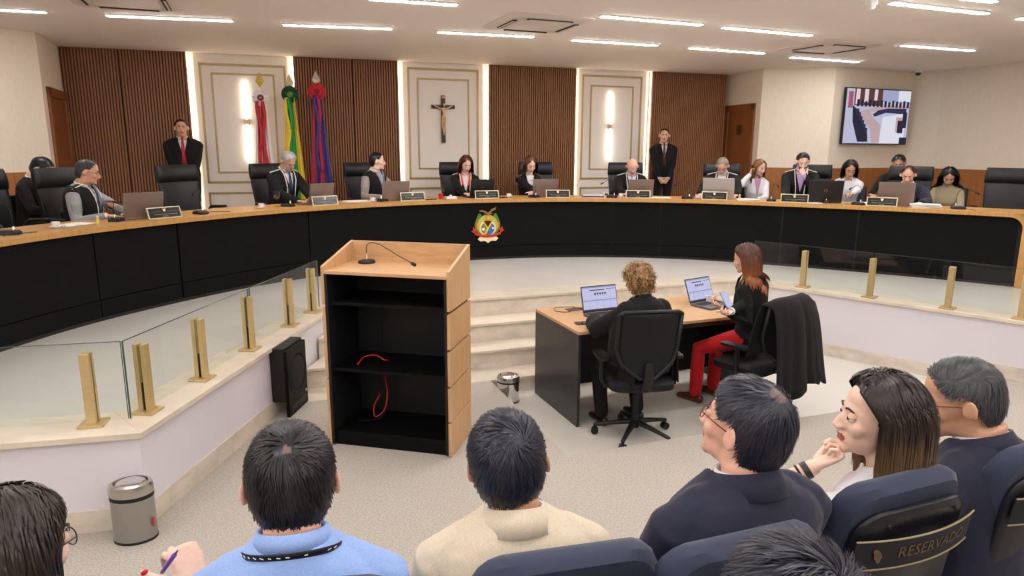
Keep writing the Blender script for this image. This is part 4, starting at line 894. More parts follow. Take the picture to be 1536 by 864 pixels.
    # ---- hair
    if hair:
        h = dict(hair); m = MB(); N = h.get('n', 900 if vox > .008 else 6000); sty = h.get('style', 'short'); th = h.get('th', .008); w_ = h.get('w', .0022 if vox > .008 else .0011)
        hair_cap(m, Mh, Hc, s, hk, th, bald, h.get('whorl'), ELC+nrm(V(*h.get('crown', (0.01, -.07, .10)))-ELC)*.1, 40 if vox > .008 else 64, 30 if vox > .008 else 46, h.get('bump', .12), h.get('sc3', (1, 1, 1)), seed=h.get('seed', 0))
        if sty == 'short': short_hair(m, Mh, Hc, s, N, h.get('L', .035), th, hk, bald, h.get('crown', (0.01, -.07, .10)), w_, h.get('lift', .004), h.get('fwd', 0), h.get('seed', 1), h.get('part'), h.get('swirl', .5), h.get('thin'), h.get('sc3', (1, 1, 1)))
        elif sty == 'curly': curly_hair(m, Mh, Hc, s, N, h.get('lth', .03), w_, h.get('seed', 3))
        elif sty == 'long':
            def loc(p): return ((p-Hc)@Mh)/s
            sp = [(loc(T(0, 0, .0)), .052), (loc(T(shx*.45, -.005, -.09)), .088*b), (loc(T(-shx*.45, -.005, -.09)), .088*b), (loc(T(shx*.85, -.005, -.10)), .066*b), (loc(T(-shx*.85, -.005, -.10)), .066*b), (loc(T(0, -.0, -.19)), .128*b), (loc(T(.07, .0, -.20)), .122*b), (loc(T(-.07, .0, -.20)), .122*b), (loc(T(0, 0, -.34)), .13*b)]
            long_hair(m, Mh, Hc, s, N, h.get('L', .36), th, sp, w_, h.get('px', 0), h.get('seed', 2), h.get('steps', 18), h.get('wave', 0), h.get('curl_in', 0), h.get('back', .25), h.get('open', .045), hk, volume=h.get('vol', 1.5), Lv=h.get('Lv', .15))
        ho = m.build('hair', [HC[h['col']], SK['scalp']], root, off=off, smooth=True)
        if h.get('tips'): ho.data.materials[0] = h['tips']
    # ---- clothes
    g = .012+robe*.006
    m = MB(); torso(m, g, .0, coat_len)
    for k in (1, -1):
        a, e_, w2 = Sh[k], EL[k], WR[k]; end = e_+(w2-e_)*(.93*sleeve)
        m.limb([T(k*.05, -.006, -.045), (a+T(k*.05, -.006, -.045))/2+V(0, 0, .008), a], [.045*s, .050*s*b, .052*s*b], 14)
        m.limb([a+(Nb-a)*.10, a, (a+e_)/2, e_, (e_+end)/2, end], [.052*s*b, .060*s*b, .056*s*b+robe*.006, .050*s*b+robe*.010, .043*s+robe*.010, (.034+robe*.014)*s], 16)
    if capelike:
        for k in (1, -1): m.limb([T(k*shx*.9, -.01, -.10), T(k*(shx+.02), .0, -.25), T(k*(shx+.03), .01, -.42)], [.075*s*b, .085*s*b, .095*s*b], 14)
    cv, cf = remesh(m, max(vox*.9, .006), 4, .5)
    lq = ((cv-Nb)@Mt)/s
    wr_ = noise3(cv, 46, 5)*.0022+noise3(cv, 95, 6)*.0011
    ce = cv.mean(0); cv = cv+((cv-ce)/(np.linalg.norm(cv-ce, axis=1)[:, None]+1e-6))*wr_[:, None]
    cc = np.array([lq[list(t)].mean(0) for t in cf])
    if vcut:
        dp = vcut if vcut is not True else .30
        hide = (cc[:, 1] > .0) & (abs(cc[:, 0]) < .074*(1+cc[:, 2]/dp)) & (cc[:, 2] > -dp) & (cc[:, 1] > .3*abs(cc[:, 2])*0)
        hide |= (np.linalg.norm(cc[:, :2], axis=1) < .058) & (cc[:, 2] > -.05)
        cf = [t for t, h_ in zip(cf, hide) if not h_]
    mb = MB(); mb.v.append(cv); mb.f = cf; mb.n = len(cv); mb.mi = [0]*len(cf); mb.build('jacket' if vcut else 'shirt', top, root, off=off, smooth=True)
    if vcut and shirt is not None:
        m = MB(); torso(m, .004, .03, .5); 
        sv = m.v[0]; m.build('shirt', shirt, root, off=off, smooth=True)
    def neckband(r0, z0, r1, z1, a0, mm, nm, th_=.004, zt=0, flare=.0):
        """collar band around the neck, open at the front"""
        n = 30; A = np.linspace(a0, 2*PI-a0, n); G = []
        for (r, z) in ((r0, z0-.018), (r0, z0), (r0+.004, z0+.002), (r1, z1)):
            row = []
            for a in A:
                c_ = -math.cos(a)*-1; front = (1+math.cos(a))/2
                row.append(T(math.sin(a)*r*1.0, math.cos(a)*r*.98+.0, z-front*(.030+flare)))
            G.append(row)
        m = MB(); m.grid(np.array(G)); return m.build(nm, mm, root, off=off, smooth=True, solid=.004)
    if shirt is not None and shirtcollar and vcut: neckband(nr+.004, .020, nr+.012, .000, .35, shirt, 'shirt_collar')
    if collar: neckband(nr+.008, .026, nr+.046, -.026, .30, top, 'collar', flare=.02)
    if not vcut and shirtcollar: neckband(nr+.006, .030, nr+.020, -.006, .2, top, 'collar')
    if vest:
        m = MB(); torso(m, .026, .012, .46)
        for k in (1, -1): m.limb([T(k*.06, -.006, -.05), T(k*shx*.95, -.005, -.085)], [.055*s, .058*s], 14)
        cv, cf = remesh(m, .01, 3, .5); lq = ((cv-Nb)@Mt)/s; cc = np.array([lq[list(t)].mean(0) for t in cf]); hide = (cc[:, 1] > 0) & (abs(cc[:, 0]) < .085*(1+cc[:, 2]/.42)); hide |= (np.linalg.norm(cc[:, :2], axis=1) < .062) & (cc[:, 2] > -.05)
        mb = MB(); mb.add(cv, [t for t, h_ in zip(cf, hide) if not h_]); mb.build('vest', vest, root, off=off, smooth=True)
    if lapels or lapcol or (vcut and vox > .008 and not robe):
        for k in (1, -1):
            m = MB(); pr = [(.052, .060, .000), (.080, .086, -.035), (.085, .106, -.11), (.060, .128, -.20), (.008, .138, -.30), (.022, .132, -.18), (.042, .112, -.09), (.05, .085, -.04)]
            P = [T(k*x*b, y*b+.004, z) for x, y, z in pr]; m.add(P, [(0, 1, 7), (1, 2, 6, 7), (2, 3, 5, 6), (3, 4, 5)]); m.build('lapel', lapcol or top, root, off=off, solid=.006)
    if tie:
        m = MB(); pr = [(.0, .067, .0, .015), (.0, .088, -.035, .012), (0, .112, -.09, .017), (0, .130, -.17, .022), (0, .134, -.27, .027), (0, .13, -.38, .030)]
        R = []
        for x, y, z, w2 in pr: R.append([T(-w2, y*b+.006, z), T(-w2*.6, y*b+.013, z), T(w2*.6, y*b+.013, z), T(w2, y*b+.006, z), T(0, y*b+.002, z)])
        m.rings(R); m.build('tie', tie, root, off=off, smooth=True)
    if cord:
        for k in (1, -1):
            P = [T(k*(shx+.02)*1.0, .0, -.045), T(k*shx*.75, .015, -.022), T(k*.085, .03, -.002), T(k*.082, .090*b, -.04), T(k*.075, .132*b, -.12), T(k*.06, .150*b, -.22), T(k*.055, .155*b, -.34)]
            m = MB(); m.limb(P, [.0065*s]*len(P), 8); m.build('white_cord', CORD if cord is True else cord, root, off=off, smooth=True)
    if cuff and vcut and arms and shirt is not None:
        for k in (1, -1):
            u = nrm(WR[k]-EL[k]); m = MB(); m.limb([WR[k]-u*.045*s, WR[k]+u*.006*s], [.031*s, .030*s], 14, round_=False); m.build('shirt_cuff', shirt, root, off=off, smooth='auto')
    # trousers and shoes
    m = MB(); th = np.linspace(0, 2*PI, 20, endpoint=False)
    torso(m, .004, .40, 9)
    for k in (1, -1):
        lo = AN[k]+V(0, 0, .02)
        m.limb([hip[k], (hip[k]+KN[k])/2, KN[k], (KN[k]+lo)/2, lo], [.092*s*b, .080*s*b, .064*s, .060*s, .056*s], 16)
    tv, tf = remesh(m, max(vox, .009), 3, .5); mb = MB(); mb.add(tv, tf); mb.build('trousers', trousers, root, off=off, smooth=True)
    for k in (1, -1):
        c = V(*AN[k][:2], zfl); m = MB(); ff = fwd
        m.limb([c-ff*.05+V(0, 0, .04), c+ff*.02+V(0, 0, .045), c+ff*.10+V(0, 0, .034), c+ff*.17+V(0, 0, .026)], [(.034, .038), (.038, .040), (.040, .030), (.030, .022)], 14, up=V(0, 0, 1)); m.build('shoe', shoes, root, off=off, smooth=True)
    if glasses:
        m = MB()
        for k in (1, -1):
            A = np.linspace(0, 2*PI, 18); m.limb([H(k*.032+.022*math.cos(a), .1005-.010*abs(.032*k+.022*math.cos(a))/.05, .001+.0165*math.sin(a)) for a in A], [.0014*s]*18, 6)
            m.limb([H(k*.054, .088, .006), H(k*.077, .03, .006), H(k*.0815, -.012, .002)], [.0014*s]*3, 6)
        m.limb([H(-.010, .1035, .004), H(0, .106, .006), H(.010, .1035, .004)], [.0014*s]*3, 6); m.build('glasses', glasses, root, off=off, smooth=True)
    root['_'] = 0; del root['_']
    return dict(root=root, T=T, H=H, WR=WR, EL=EL, Sh=Sh, Nb=Nb, Mt=Mt, Mh=Mh, s=s, off=off, nr=nr, shx=shx, fwd=fwd, sd=sd, pel=pel)
# ------------------------------------------------------------------ theatre seats of the first row
AUD = 0.15
SEATN = mat('navy_seat_fabric', srgb(50, 56, 80), .8, sheen=.2, bump=((400, 400, 400), .2, .0008)); STRAPF = mat('strap_fabric', srgb(26, 26, 36), .75); PIPE = mat('cream_piping', srgb(158, 144, 112), .6); CRESTG = mat('dull_gold_print', srgb(92, 75, 46), .6); SEATB = mat('seat_shell_plastic', srgb(24, 25, 32), .4)
def rrect(hx, hz, r, n=6, top=1.0):
    out = []
    for k, (sx, sz) in enumerate(((1, 1), (-1, 1), (-1, -1), (1, -1))):
        for i in range(n): a = PI/2*k+PI/2*i/(n-1); x, z = sx*(hx-r)+r*math.cos(a), sz*(hz-r)+r*math.sin(a); out.append((x*(top if z > 0 else 1), z))
    return out
def theatre_seat(c, yaw, label, strap=False, W=.42, TZ=1.13):
    t = thing('theatre_seat', label, 'seat', (c[0], c[1], AUD), yaw, 'navy theatre seats in the first audience row')
    def shell(hx, z0, z1, y0, y1, r=.09, bow=.035, tilt=.14):
        R = []; zc, hz = (z0+z1)/2, (z1-z0)/2
        def lay(ins, y): return np.array([(x, y+bow*(x/hx)**2*1.0-tilt*(zc+z-.45), zc+z) for x, z in rrect(hx-ins, hz-ins, r)])
        d = y1-y0
        return [lay(.018, y0), lay(.003, y0+d*.2), lay(0, y0+d*.5), lay(.003, y0+d*.8), lay(.018, y1)]
    m = MB(); m.rings(shell(W/2, .42, TZ, -.055, .02)); m.build('back_cushion', SEATN, t, smooth='auto')
    m = MB(); m.rings(shell(W/2-.012, .36, TZ-.055, -.085, -.056, bow=.035)); m.build('back_shell', SEATB, t, smooth='auto')
    m = MB(); R = [np.array([(x, .22+z, h) for x, z in rrect(W/2+o, .23+o, .07)]) for h, o in ((.37, -.02), (.385, 0), (.44, 0), (.46, -.02))]; m.rings(R); m.build('seat_cushion', SEATN, t, smooth='auto')
    for s_ in (-1, 1):
        m = MB(); m.box((s_*(W/2+.035), .12, .60), (.05, .34, .035)); m.build('armrest', SEATB, t, bevel=.01)
        m = MB(); m.box((s_*(W/2+.035), .05, .29), (.035, .12, .58)); m.build('leg', SEATB, t, bevel=.008)
    for sx in (-.12, .12): m = MB(); m.ell((sx, -.088-.14*(1.04-.45)+.012, 1.04), (.006, .005, .006)); m.build('screw', BLKPL, t)
    if strap:
        m = MB(); z0, z1 = .925, 1.010; hx = W/2-.002
        def yy(x, z): return -.0995+.035*(x/(W/2))**2-.14*(z-.45)
        xs = np.linspace(-hx, hx, 25); G = [[(x, yy(x, z), z) for x in xs] for z in (z0, z1)]; m.grid(G); st = m.build('reserved_strap', STRAPF, t, solid=.004)
        for z in (z0, z1): m = MB(); m.limb([(x, yy(x, z)-.003, z) for x in xs], [.0025]*25, 6); m.build('piping', PIPE, st)
        v, f = text_mesh('RESERVADO', .046, .0004); v = v*V(1.0, 1, 1); v[:, 0] += .035
        P = np.c_[v[:, 0], [yy(x, (z0+z1)/2+z_)-.0035 for x, z_ in v[:, :2]]-v[:, 2], (z0+z1)/2+v[:, 1]]; m = MB(); m.add(P, f); m.build('lettering', CRESTG, st)
        m = MB(); x0 = -.145
        for x, z, r in ((0, 0, .016), (-.012, .012, .007), (.012, .012, .007), (0, -.014, .008)): m.ell((x0+x, yy(x0, .968)-.003, .968+z), (r, .0015, r), n=12, m=6)
        m.build('crest', CRESTG, st)
    return t
def fw(y): return V(-math.sin(y), math.cos(y), 0)
def seat_for(x, y, t, yaw, label, strap=False):
    p = att(x, y, t); c = p-V(0, 0, 0)+fw(yaw)*.155; theatre_seat(c, yaw, label, strap)
Y0 = D(16)
seat_for(1150, 822, 1.44, D(20), 'theatre seat behind the man in the dark suit, without a strap')
seat_for(1382, 790, 1.74, D(22), 'theatre seat with a reserved strap behind the woman in white', True)
seat_for(1590, 778, 1.98, D(24), 'theatre seat with a reserved strap at the right edge of the photo', True)
seat_for(868, 928, 1.40, D(14), 'theatre seat behind the man in the cream jacket, at the bottom edge')
seat_for(440, 1060, 1.30, D(8), 'theatre seat under the man in the light blue shirt')
seat_for(20, 990, 1.20, D(2), 'theatre seat of the long-haired woman at the bottom left')
# ------------------------------------------------------------------ audience, front row
GLB = mat('black_frame', srgb(26, 20, 18), .3); GLM = mat('metal_frame', srgb(90, 84, 80), .25, metal=.8); GLT = mat('tortoise_frame', srgb(96, 40, 24), .25)
mb_ = person('dark-haired man seen from behind in a light blue shirt with a black lanyard', att(437, 722, 1.50), D(12), nk=.022, hp=8, hy=4, s=1.03, b=1.0, skin='pink', zfl=AUD, vox=.007, hvox=.0055,
   hair=dict(col='black', L=.034, th=.012, n=11000, w=.0011, crown=(-.003, -.080, .088), lift=.005, whorl=.009, thin=.03, sc3=(1.0, 1, 1)), top=C_BLUE, vcut=False, trousers=C_JEAN, lean=4, shirtcollar=True)
# lanyard
LAN = mat('black_lanyard', srgb(18, 18, 22), .5); T = mb_['T']
def ring_on_neck(P, r, z, n=40, f=.05, a0=.15): return [P['T'](math.sin(a)*r*1.08, math.cos(a)*r-.002, z-(1+math.cos(a))/2*f) for a in np.linspace(a0, 2*PI-a0, n)]
m = MB(); ctr = ring_on_neck(mb_, .092, .002, f=.06); m.limb(ctr, [(.0022, .0075)]*len(ctr), 8, up=V(0, 0, 1)); ly = m.build('lanyard', LAN, mb_['root'], off=mb_['off'], smooth=True)
m = MB(); r_ = random.Random(3)
for a in np.linspace(PI*.62, PI*1.38, 15):
    if r_.random() < .25: continue
    p = mb_['T'](math.sin(a)*.0945*1.08, math.cos(a)*.0945-.003, .002-(1+math.cos(a))/2*.05); m.box(p, (.006+.004*r_.random(), .0012, .0018), mb_['root'].rotation_euler[2]+D(6)-(a-PI))
m.build('print', WHITE, ly, off=np.zeros(3)) if False else m.build('lanyard_print', WHITE, mb_['root'], off=mb_['off'])
man2 = person('blue-black-haired man seen from behind in a cream jacket', att(762, 692, 1.68), D(10), nk=.018, hp=0, hy=-9, hr=-8, s=1.0, b=1.05, skin='tan', zfl=AUD, vox=.007, hvox=.0055,
   hair=dict(col='blueblack', L=.05, th=.013, n=11000, w=.0011, crown=(.034, -.080, .082), lift=.007, whorl=.007, thin=.03, swirl=1.0), top=C_BEIGE, collar=True, trousers=C_NAVY, lean=3)
man3 = person('man in a dark blue suit and glasses with thinning dark hair, head turned left', att(1116, 640, 1.66), D(20), nk=.02, hp=-12, hy=22, hr=4, s=1.0, b=1.08, skin='pink', zfl=AUD, vox=.007, hvox=.0055,
   hair=dict(col='blueblack', L=.05, th=.011, n=9500, w=.0011, crown=(-.006, -.050, .108), lift=.006, whorl=.022, thin=.085, swirl=.3, fwd=.6), top=C_NAVY, collar=True, trousers=C_NAVY, lean=0, glasses=GLT)
wc = att(1316, 628, 1.90)
T4 = D(20)
wl_t = wc+V(-.155, .02, -.155)
w4 = person('woman in a white blazer with long highlighted brown hair, chin on her hand', wc, T4, hp=-6, hy=60, hr=0, sleeve=.66, cuff=False, sex='f', s=1.0, b=.98, skin='fair', zfl=AUD, vox=.007, hvox=.0045,
   hair=dict(col='darkbrown', style='long', L=.26, th=.014, n=9000, w=.0014, px=-.012, steps=22, back=.9, curl_in=.10, open=.052, vol=2.0, Lv=.12), top=C_WHITE, collar=True, trousers=C_WHITE, lean=3, lips=LIP,
   wl=wl_t, elbow=(None, V(-.3, -.6, -1)), hand_f=(None, nrm(V(.85, -.15, .52))), hand_n=(None, nrm(V(.2, .1, 1))), curl={1: (30, 35, 25), -1: (55, 75, 50)}, eyes_down=False)
man5 = person('man in a dark suit and round glasses at the right edge, looking down left', att(1440, 600, 2.12), D(30), nk=.01, hp=14, hy=34, hr=0, s=1.03, b=1.12, skin='tan', zfl=AUD, vox=.007, hvox=.0055,
   hair=dict(col='pepper', L=.038, th=.011, n=9000, w=.0012, crown=(.0, -.07, .10), lift=.005, part=(.8, -.5, 0), swirl=.3), top=C_NAVY, collar=True, trousers=C_NAVY, lean=6, glasses=GLM)
hw_ = att(300, 872, 1.50)
w6 = person('long dark-haired woman in glasses and royal blue at the bottom left, holding a purple pen', att(18, 826, 1.30), D(2), hp=10, hy=-22, sex='f', s=1.0, skin='fair', zfl=AUD, vox=.007, hvox=.0055,
   hair=dict(col='darkbrown', style='long', L=.42, th=.010, n=6500, w=.0018, px=.0, steps=22, back=.5, open=.06, vol=1.3), top=cloth('royal_blue', (48, 62, 150)), vcut=False, trousers=C_NAVY, lean=4, glasses=GLB,
   wr=hw_, elbow=(V(.3, -.5, -1), None), hand_f=(nrm(V(-.55, .35, .62)), None), hand_n=(nrm(V(-.55, .45, -.45)), None), curl={1: (45, 55, 35), -1: (30, 35, 25)})
w6tip = TIPS[-2]
person('person with short messy black hair cut off by the bottom edge of the photo', att(1192, 935, 1.08), D(18), hp=4, skin='tan', zfl=AUD, vox=.008, hvox=.006, s=1.02,
   hair=dict(col='blueblack', L=.06, th=.012, n=9000, w=.0011, crown=(.01, -.06, .10), lift=.022, swirl=1.2), top=C_DKSH, vcut=False, trousers=C_BLACK)
# pen, nail, watch
t = thing('pen', 'purple ballpoint pen held by the woman at the bottom left', 'pen', att(252, 846, 1.455)); d_ = nrm(att(265, 817, 1.43)-att(243, 848, 1.46))
m = MB(); m.limb([d_*-.03, d_*.035], [.0045, .005], 10); m.build('barrel', mat('purple_plastic', srgb(136, 90, 190), .3), t, smooth=True); m = MB(); m.limb([d_*.036, d_*.05], [.003, .002], 8); m.build('tip', STEEL, t, smooth=True)

w4['root'].children
for c_ in w4['root'].children:
    if c_.name.startswith('hair'): z_ = wc[2]-AUD; c_.data.materials[0] = ombre('highlighted_brown', srgb(42, 30, 26), srgb(176, 138, 92), z_-.20, z_+.02)
tp = w6tip; 
m = MB(); m.ell(tp[0]+tp[2]*.0055, (.0068, .0085, .0045)); m.build('thumb_nail', mat('red_nail_polish', srgb(186, 14, 24), .15), w6['root'], off=w6['off'], smooth=True)
t = thing('wristwatch', 'dark wristwatch on the left wrist of the woman in the white blazer', 'watch', w4['WR'][-1]); u_ = nrm(w4['WR'][-1]-w4['EL'][-1])
m = MB(); m.limb([-u_*.030, -u_*.012], [(.027, .0255), (.027, .0255)], 20, round_=False); m.build('strap', mat('dark_watch_strap', srgb(52, 44, 42), .35), t, smooth='auto')
m = MB(); m.limb([-u_*.045, -u_*.038], [(.029, .0275), (.029, .0275)], 20, round_=False); m.build('bracelet', BLKMET, t, smooth='auto')
# ------------------------------------------------------------------ clerks and their chairs
def office_chair(c, yaw, label, TZ=1.06, arms=True):
    t = thing('office_chair', label, 'chair', (c[0], c[1], ZPIT), yaw, 'black swivel chairs at the clerks table')
    m = MB(); R = [np.array([(x, .02+z, h) for x, z in rrect(.25+o, .24+o, .09)]) for h, o in ((.43, -.03), (.445, 0), (.49, 0), (.51, -.03))]; m.rings(R); m.build('seat', MESHB, t, smooth='auto')
    # mesh back in a frame that tapers to a point low down
    def bk(x, z): return -.25-.10*(z-.5)+.05*(x/.25)**2+.03*math.cos((z-.75)*5)
    out = [(.235, TZ-.02), (.205, TZ), (-.205, TZ), (-.235, TZ-.02), (-.232, .78), (-.19, .66), (-.06, .555), (.06, .555), (.19, .66), (.232, .78)]
    m = MB(); fr = [V(x, bk(x, z), z) for x, z in out+out[:1]]; m.limb([V(*q) for q in fr], [(.016, .020)]*len(fr), 8, up=V(0, 1, 0), round_=False); m.build('back_frame', BLKPL, t, smooth=True)
    m = MB(); G = []
    for z in np.linspace(.56, TZ-.01, 16):
        hx = np.interp(z, [.555, .66, .78, TZ], [.07, .19, .230, .225]); G.append([(x, bk(x, z), z) for x in np.linspace(-hx, hx, 14)])
    m.grid(G); m.build('mesh_back', MESHB, t, smooth=True, solid=.006)
    m = MB(); m.limb([(0, -.10, .42), (0, -.22, .45), (0, -.285, .56), (0, -.275, .68)], [(.05, .012), (.045, .012), (.04, .012), (.03, .01)], 10, up=V(0, 1, 0)); m.build('back_support', BLKPL, t, smooth=True)
    if arms:
        for s_ in (-1, 1):
            ar = MB(); R = [np.array([(s_*.285+x, .0+z, h) for x, z in rrect(.045, .12, .03, 5)]) for h in (.665, .685)]; ar.rings(R); a_ = ar.build('armrest', BLKPL, t, smooth='auto')
            m = MB(); m.limb([(s_*.285, -.02, .665), (s_*.285, -.03, .5), (s_*.25, -.02, .44), (s_*.1, 0, .425)], [(.025, .015)]*4, 10); m.build('arm_post', BLKPL, a_, smooth=True)
    m = MB(); m.lathe([(0, .08), (.035, .08), (.03, .16), (.024, .2), (.024, .42), (.07, .43), (0, .43)]); m.build('gas_lift', BLKPL, t, smooth='auto')
    for k in range(5):
        a = 2*PI*k/5+.35; d = V(math.cos(a), math.sin(a), 0); m = MB(); m.limb([d*.02+V(0, 0, .125), d*.16+V(0, 0, .105), d*.31+V(0, 0, .078)], [(.030, .022), (.022, .018), (.016, .014)], 10, up=V(0, 0, 1)); lg = m.build('leg', BLKPL, t, smooth=True)
        m = MB(); pc = d*.31; sd_ = V(-d[1], d[0], 0)
        for q in (-1, 1):
            m.rings([np.array([pc+sd_*(q*.016+o)+d*.0+(V(d[0], d[1], 0)*math.cos(b_)+V(0, 0, 1)*math.sin(b_))*.028+V(0, 0, .029) for b_ in np.linspace(0, 2*PI, 14, endpoint=False)]) for o in (-.009, .009)])
        m.limb([pc+V(0, 0, .03), pc+V(0, 0, .075)], [.012, .010], 8); m.build('caster', BLKPL, lg, smooth='auto')
    return t
yc = D(27); yb = D(36)
oc1 = V(.97, 5.08, 0); office_chair(oc1, D(8), 'black mesh-back swivel chair of the curly-haired woman', 1.07)
oc2 = V(2.02, 5.50, 0); office_chair(oc2, D(38), 'black swivel chair with a black robe draped over its back', 1.06)
def onT(x, y, dz=0): return tw(x, y, ZTT+dz)
h1 = att(957, 420, 5.28)
cw = person('curly blonde-haired woman in a black robe writing at the table, seen from behind', h1, D(22), hp=14, hy=6, lean=6, sex='f', s=1.0, b=1.12, skin='light', zfl=ZPIT, vox=.0085,
   hair=dict(col='curl', style='curly', n=1500, th=.018, lth=.034, w=.0024, kind='woman'), top=C_BLACK, vcut=False, robe=3, capelike=1, collar=True, trousers=C_BLACK,
   wl=onT(.20, .12, .035), wr=onT(.62, .14, .035), elbow=(V(.8, -.4, -1), V(-.8, -.4, -.8)), hand_f=(None, nrm(V(-.1, 1, -.1))), hand_n=(V(0, 0, -1), V(0, 0, -1)), curl=(22, 28, 18), feet=-.12, knees=(0, .02))
h2 = att(1119, 388, 5.72)
aw = person('woman with long auburn hair, black jacket and red trousers holding a phone at the table', h2, D(40), hp=12, hy=20, lean=4, sex='f', s=1.0, b=.98, skin='light', zfl=ZPIT, vox=.0085,
   hair=dict(col='auburn', style='long', L=.31, th=.012, n=3500, w=.0026, steps=20, back=.6, open=.05, vol=1.6, Lv=.3), top=C_BLACK, collar=True, trousers=C_RED, shoes=SHOEB,
   wl=att(1082, 462, 5.62), wr=att(1096, 468, 5.50), elbow=(V(.6, -.3, -1), V(-.5, -.3, -1)), hand_n=(nrm(V(.2, .3, 1)), nrm(V(.3, .1, 1))), curl=(35, 45, 30), feet=-.02)
# robe draped over the second chair
def draped_robe():
    cy, sy = math.cos(D(38)), math.sin(D(38)); G = []
    prof = [(-.15, .62), (-.18, .80), (-.22, .95), (-.255, 1.06), (-.29, 1.095), (-.335, 1.085), (-.375, 1.03), (-.41, .92), (-.435, .78), (-.455, .62), (-.47, .50), (-.48, .42), (-.485, .36)]
    for i, (y, z) in enumerate(prof):
        row = []; k = max(0, i-5)/7.0
        for j, x in enumerate(np.linspace(-1, 1, 49)):
            hw = .275+.13*k; fold = (math.sin(x*8+.5)*.6+math.sin(x*14+1)*.35+.2*math.sin(x*23))*.034*k
            zz = z-.05*abs(x)**6*(1 if i in (4, 5) else .3)+(.05*math.sin(x*4+1)+.04*(x > .45)*1.0)*(k > .8)*1.0
            X = x*hw; Y = y+fold+.05*x*x*(1-k*.2)-.0
            row.append((oc2[0]+cy*X-sy*Y, oc2[1]+sy*X+cy*Y, ZPIT+zz))
        G.append(row)
    m = MB(); m.grid(G); o = m.build('robe', C_BLACK, smooth=True, solid=.012); tag(o, 'black robe draped over the back of the right swivel chair', 'robe')
draped_robe()
# laptops
SCRW = emis('laptop_screen_white', srgb(206, 208, 244), .42); SCRD = emis('laptop_screen_dark', srgb(70, 66, 90), .35); SCRM = emis('laptop_screen_mid', srgb(150, 156, 206), .38); SCRR = emis('laptop_screen_red', srgb(150, 60, 80), .35)
LIDS = {'taupe': mat('taupe_laptop_lid', srgb(134, 118, 110), .4, metal=.35), 'black': mat('black_laptop_lid', srgb(22, 22, 25), .45), 'silver': mat('silver_laptop_lid', srgb(178, 172, 170), .35, metal=.4)}
KEY = mat('laptop_keys', srgb(44, 44, 50), .5); DECK = mat('laptop_deck', srgb(96, 94, 100), .4, metal=.3)
def laptop(loc, rz, label, col='taupe', w=.345, dp=.235, ang=105, screen=False, group='laptops on the judges bench', logo=False):
    """hinge at the origin, keyboard toward -y (the user), lid leaning away"""
    t = thing('laptop', label, 'laptop', loc, rz, group)
    m = MB(); m.box((0, -dp/2, .009), (w, dp, .016)); m.build('base', DECK if screen else LIDS[col], t, bevel=.004)
    m = MB()
    for r in range(5):
        for c in range(13): m.box((-w/2+.03+c*(w-.06)/12, -.035-r*.019, .0178), (.019, .015, .002))
    kb = m.build('keyboard', KEY, t); m = MB(); m.box((0, -dp+.05, .0175), (.10, .06, .0012)); m.build('touchpad', DECK, t)
    a = D(ang-90); M3 = rotx(-a); c = V(0, 0, .018)
    m = MB(); m.box(c+M3@V(0, .002, dp/2-.002), (w, .007, dp-.006), M3=M3); lid = m.build('lid', LIDS[col] if not screen else LIDS['black'], t, bevel=.003)
    m = MB(); m.box(c+M3@V(0, -.002, dp/2), (w-.016, .0016, dp-.026), M3=M3); m.build('screen', SCRW if screen else SCRM, lid)
    if logo:
        m = MB(); RG = []
        for r_ in (.017, .020):
            for yy in (.0056, .0068):
                RG.append([c+M3@V(r_*math.cos(b_), yy, dp*.52+r_*math.sin(b_)) for b_ in np.linspace(0, 2*PI, 24, endpoint=False)])
        m.rings([RG[0], RG[1], RG[3], RG[2]], closed=True); m.build('lid_logo', STEEL, lid, smooth='auto')
    if screen:
        sw, sh = w-.016, dp-.026
        def pb(x0, y0, x1, y1, mm, nm, d=.0006):
            m = MB(); m.box(c+M3@V((x0+x1)/2*sw-sw/2, -.0030-d, dp/2+sh/2-(y0+y1)/2*sh), ((x1-x0)*sw, .0006, (y1-y0)*sh), M3=M3); return m
        m = pb(.0, 0, 1, .05, None, ''); m.build('screen_bar', SCRM, lid)
        m = pb(.22, .13, .66, .17, None, ''); m2 = pb(.70, .12, .98, .14, None, ''); m.add(np.vstack(m2.v), m2.f); m.build('screen_header', SCRD, lid)
        m = MB()
        for i in range(5): q = pb(.35+.075*i, .26, .40+.075*i, .36-.03*(i > 0), None, ''); m.add(np.vstack(q.v), q.f)
        m.build('screen_pictures', SCRD, lid); m = MB()
        for i in range(1, 5): q = pb(.36+.075*i, .34, .39+.075*i, .37, None, '', .001); m.add(np.vstack(q.v), q.f)
        m.build('screen_captions', SCRR, lid)
        m = pb(0, .56, 1, .60, None, ''); 
        for i in range(6): q = pb(.2*i, .62, .2*i+.006, .93, None, ''); m.add(np.vstack(q.v), q.f)
        m.build('screen_table', SCRM, lid); m = pb(0, .94, 1, 1, None, ''); m.build('taskbar', SCRD, lid)
    return t
TAz = TA
def table_rot(d): return TA+D(d)
laptop(onT(.47, .50, .0), table_rot(3), 'open laptop in front of the curly-haired woman, showing a web page', screen=True, group='open laptops on the clerks table', w=.36)
laptop(onT(1.56, .52, .0), table_rot(14), 'open laptop in front of the auburn-haired woman, showing a web page', screen=True, group='open laptops on the clerks table', w=.345, ang=112)
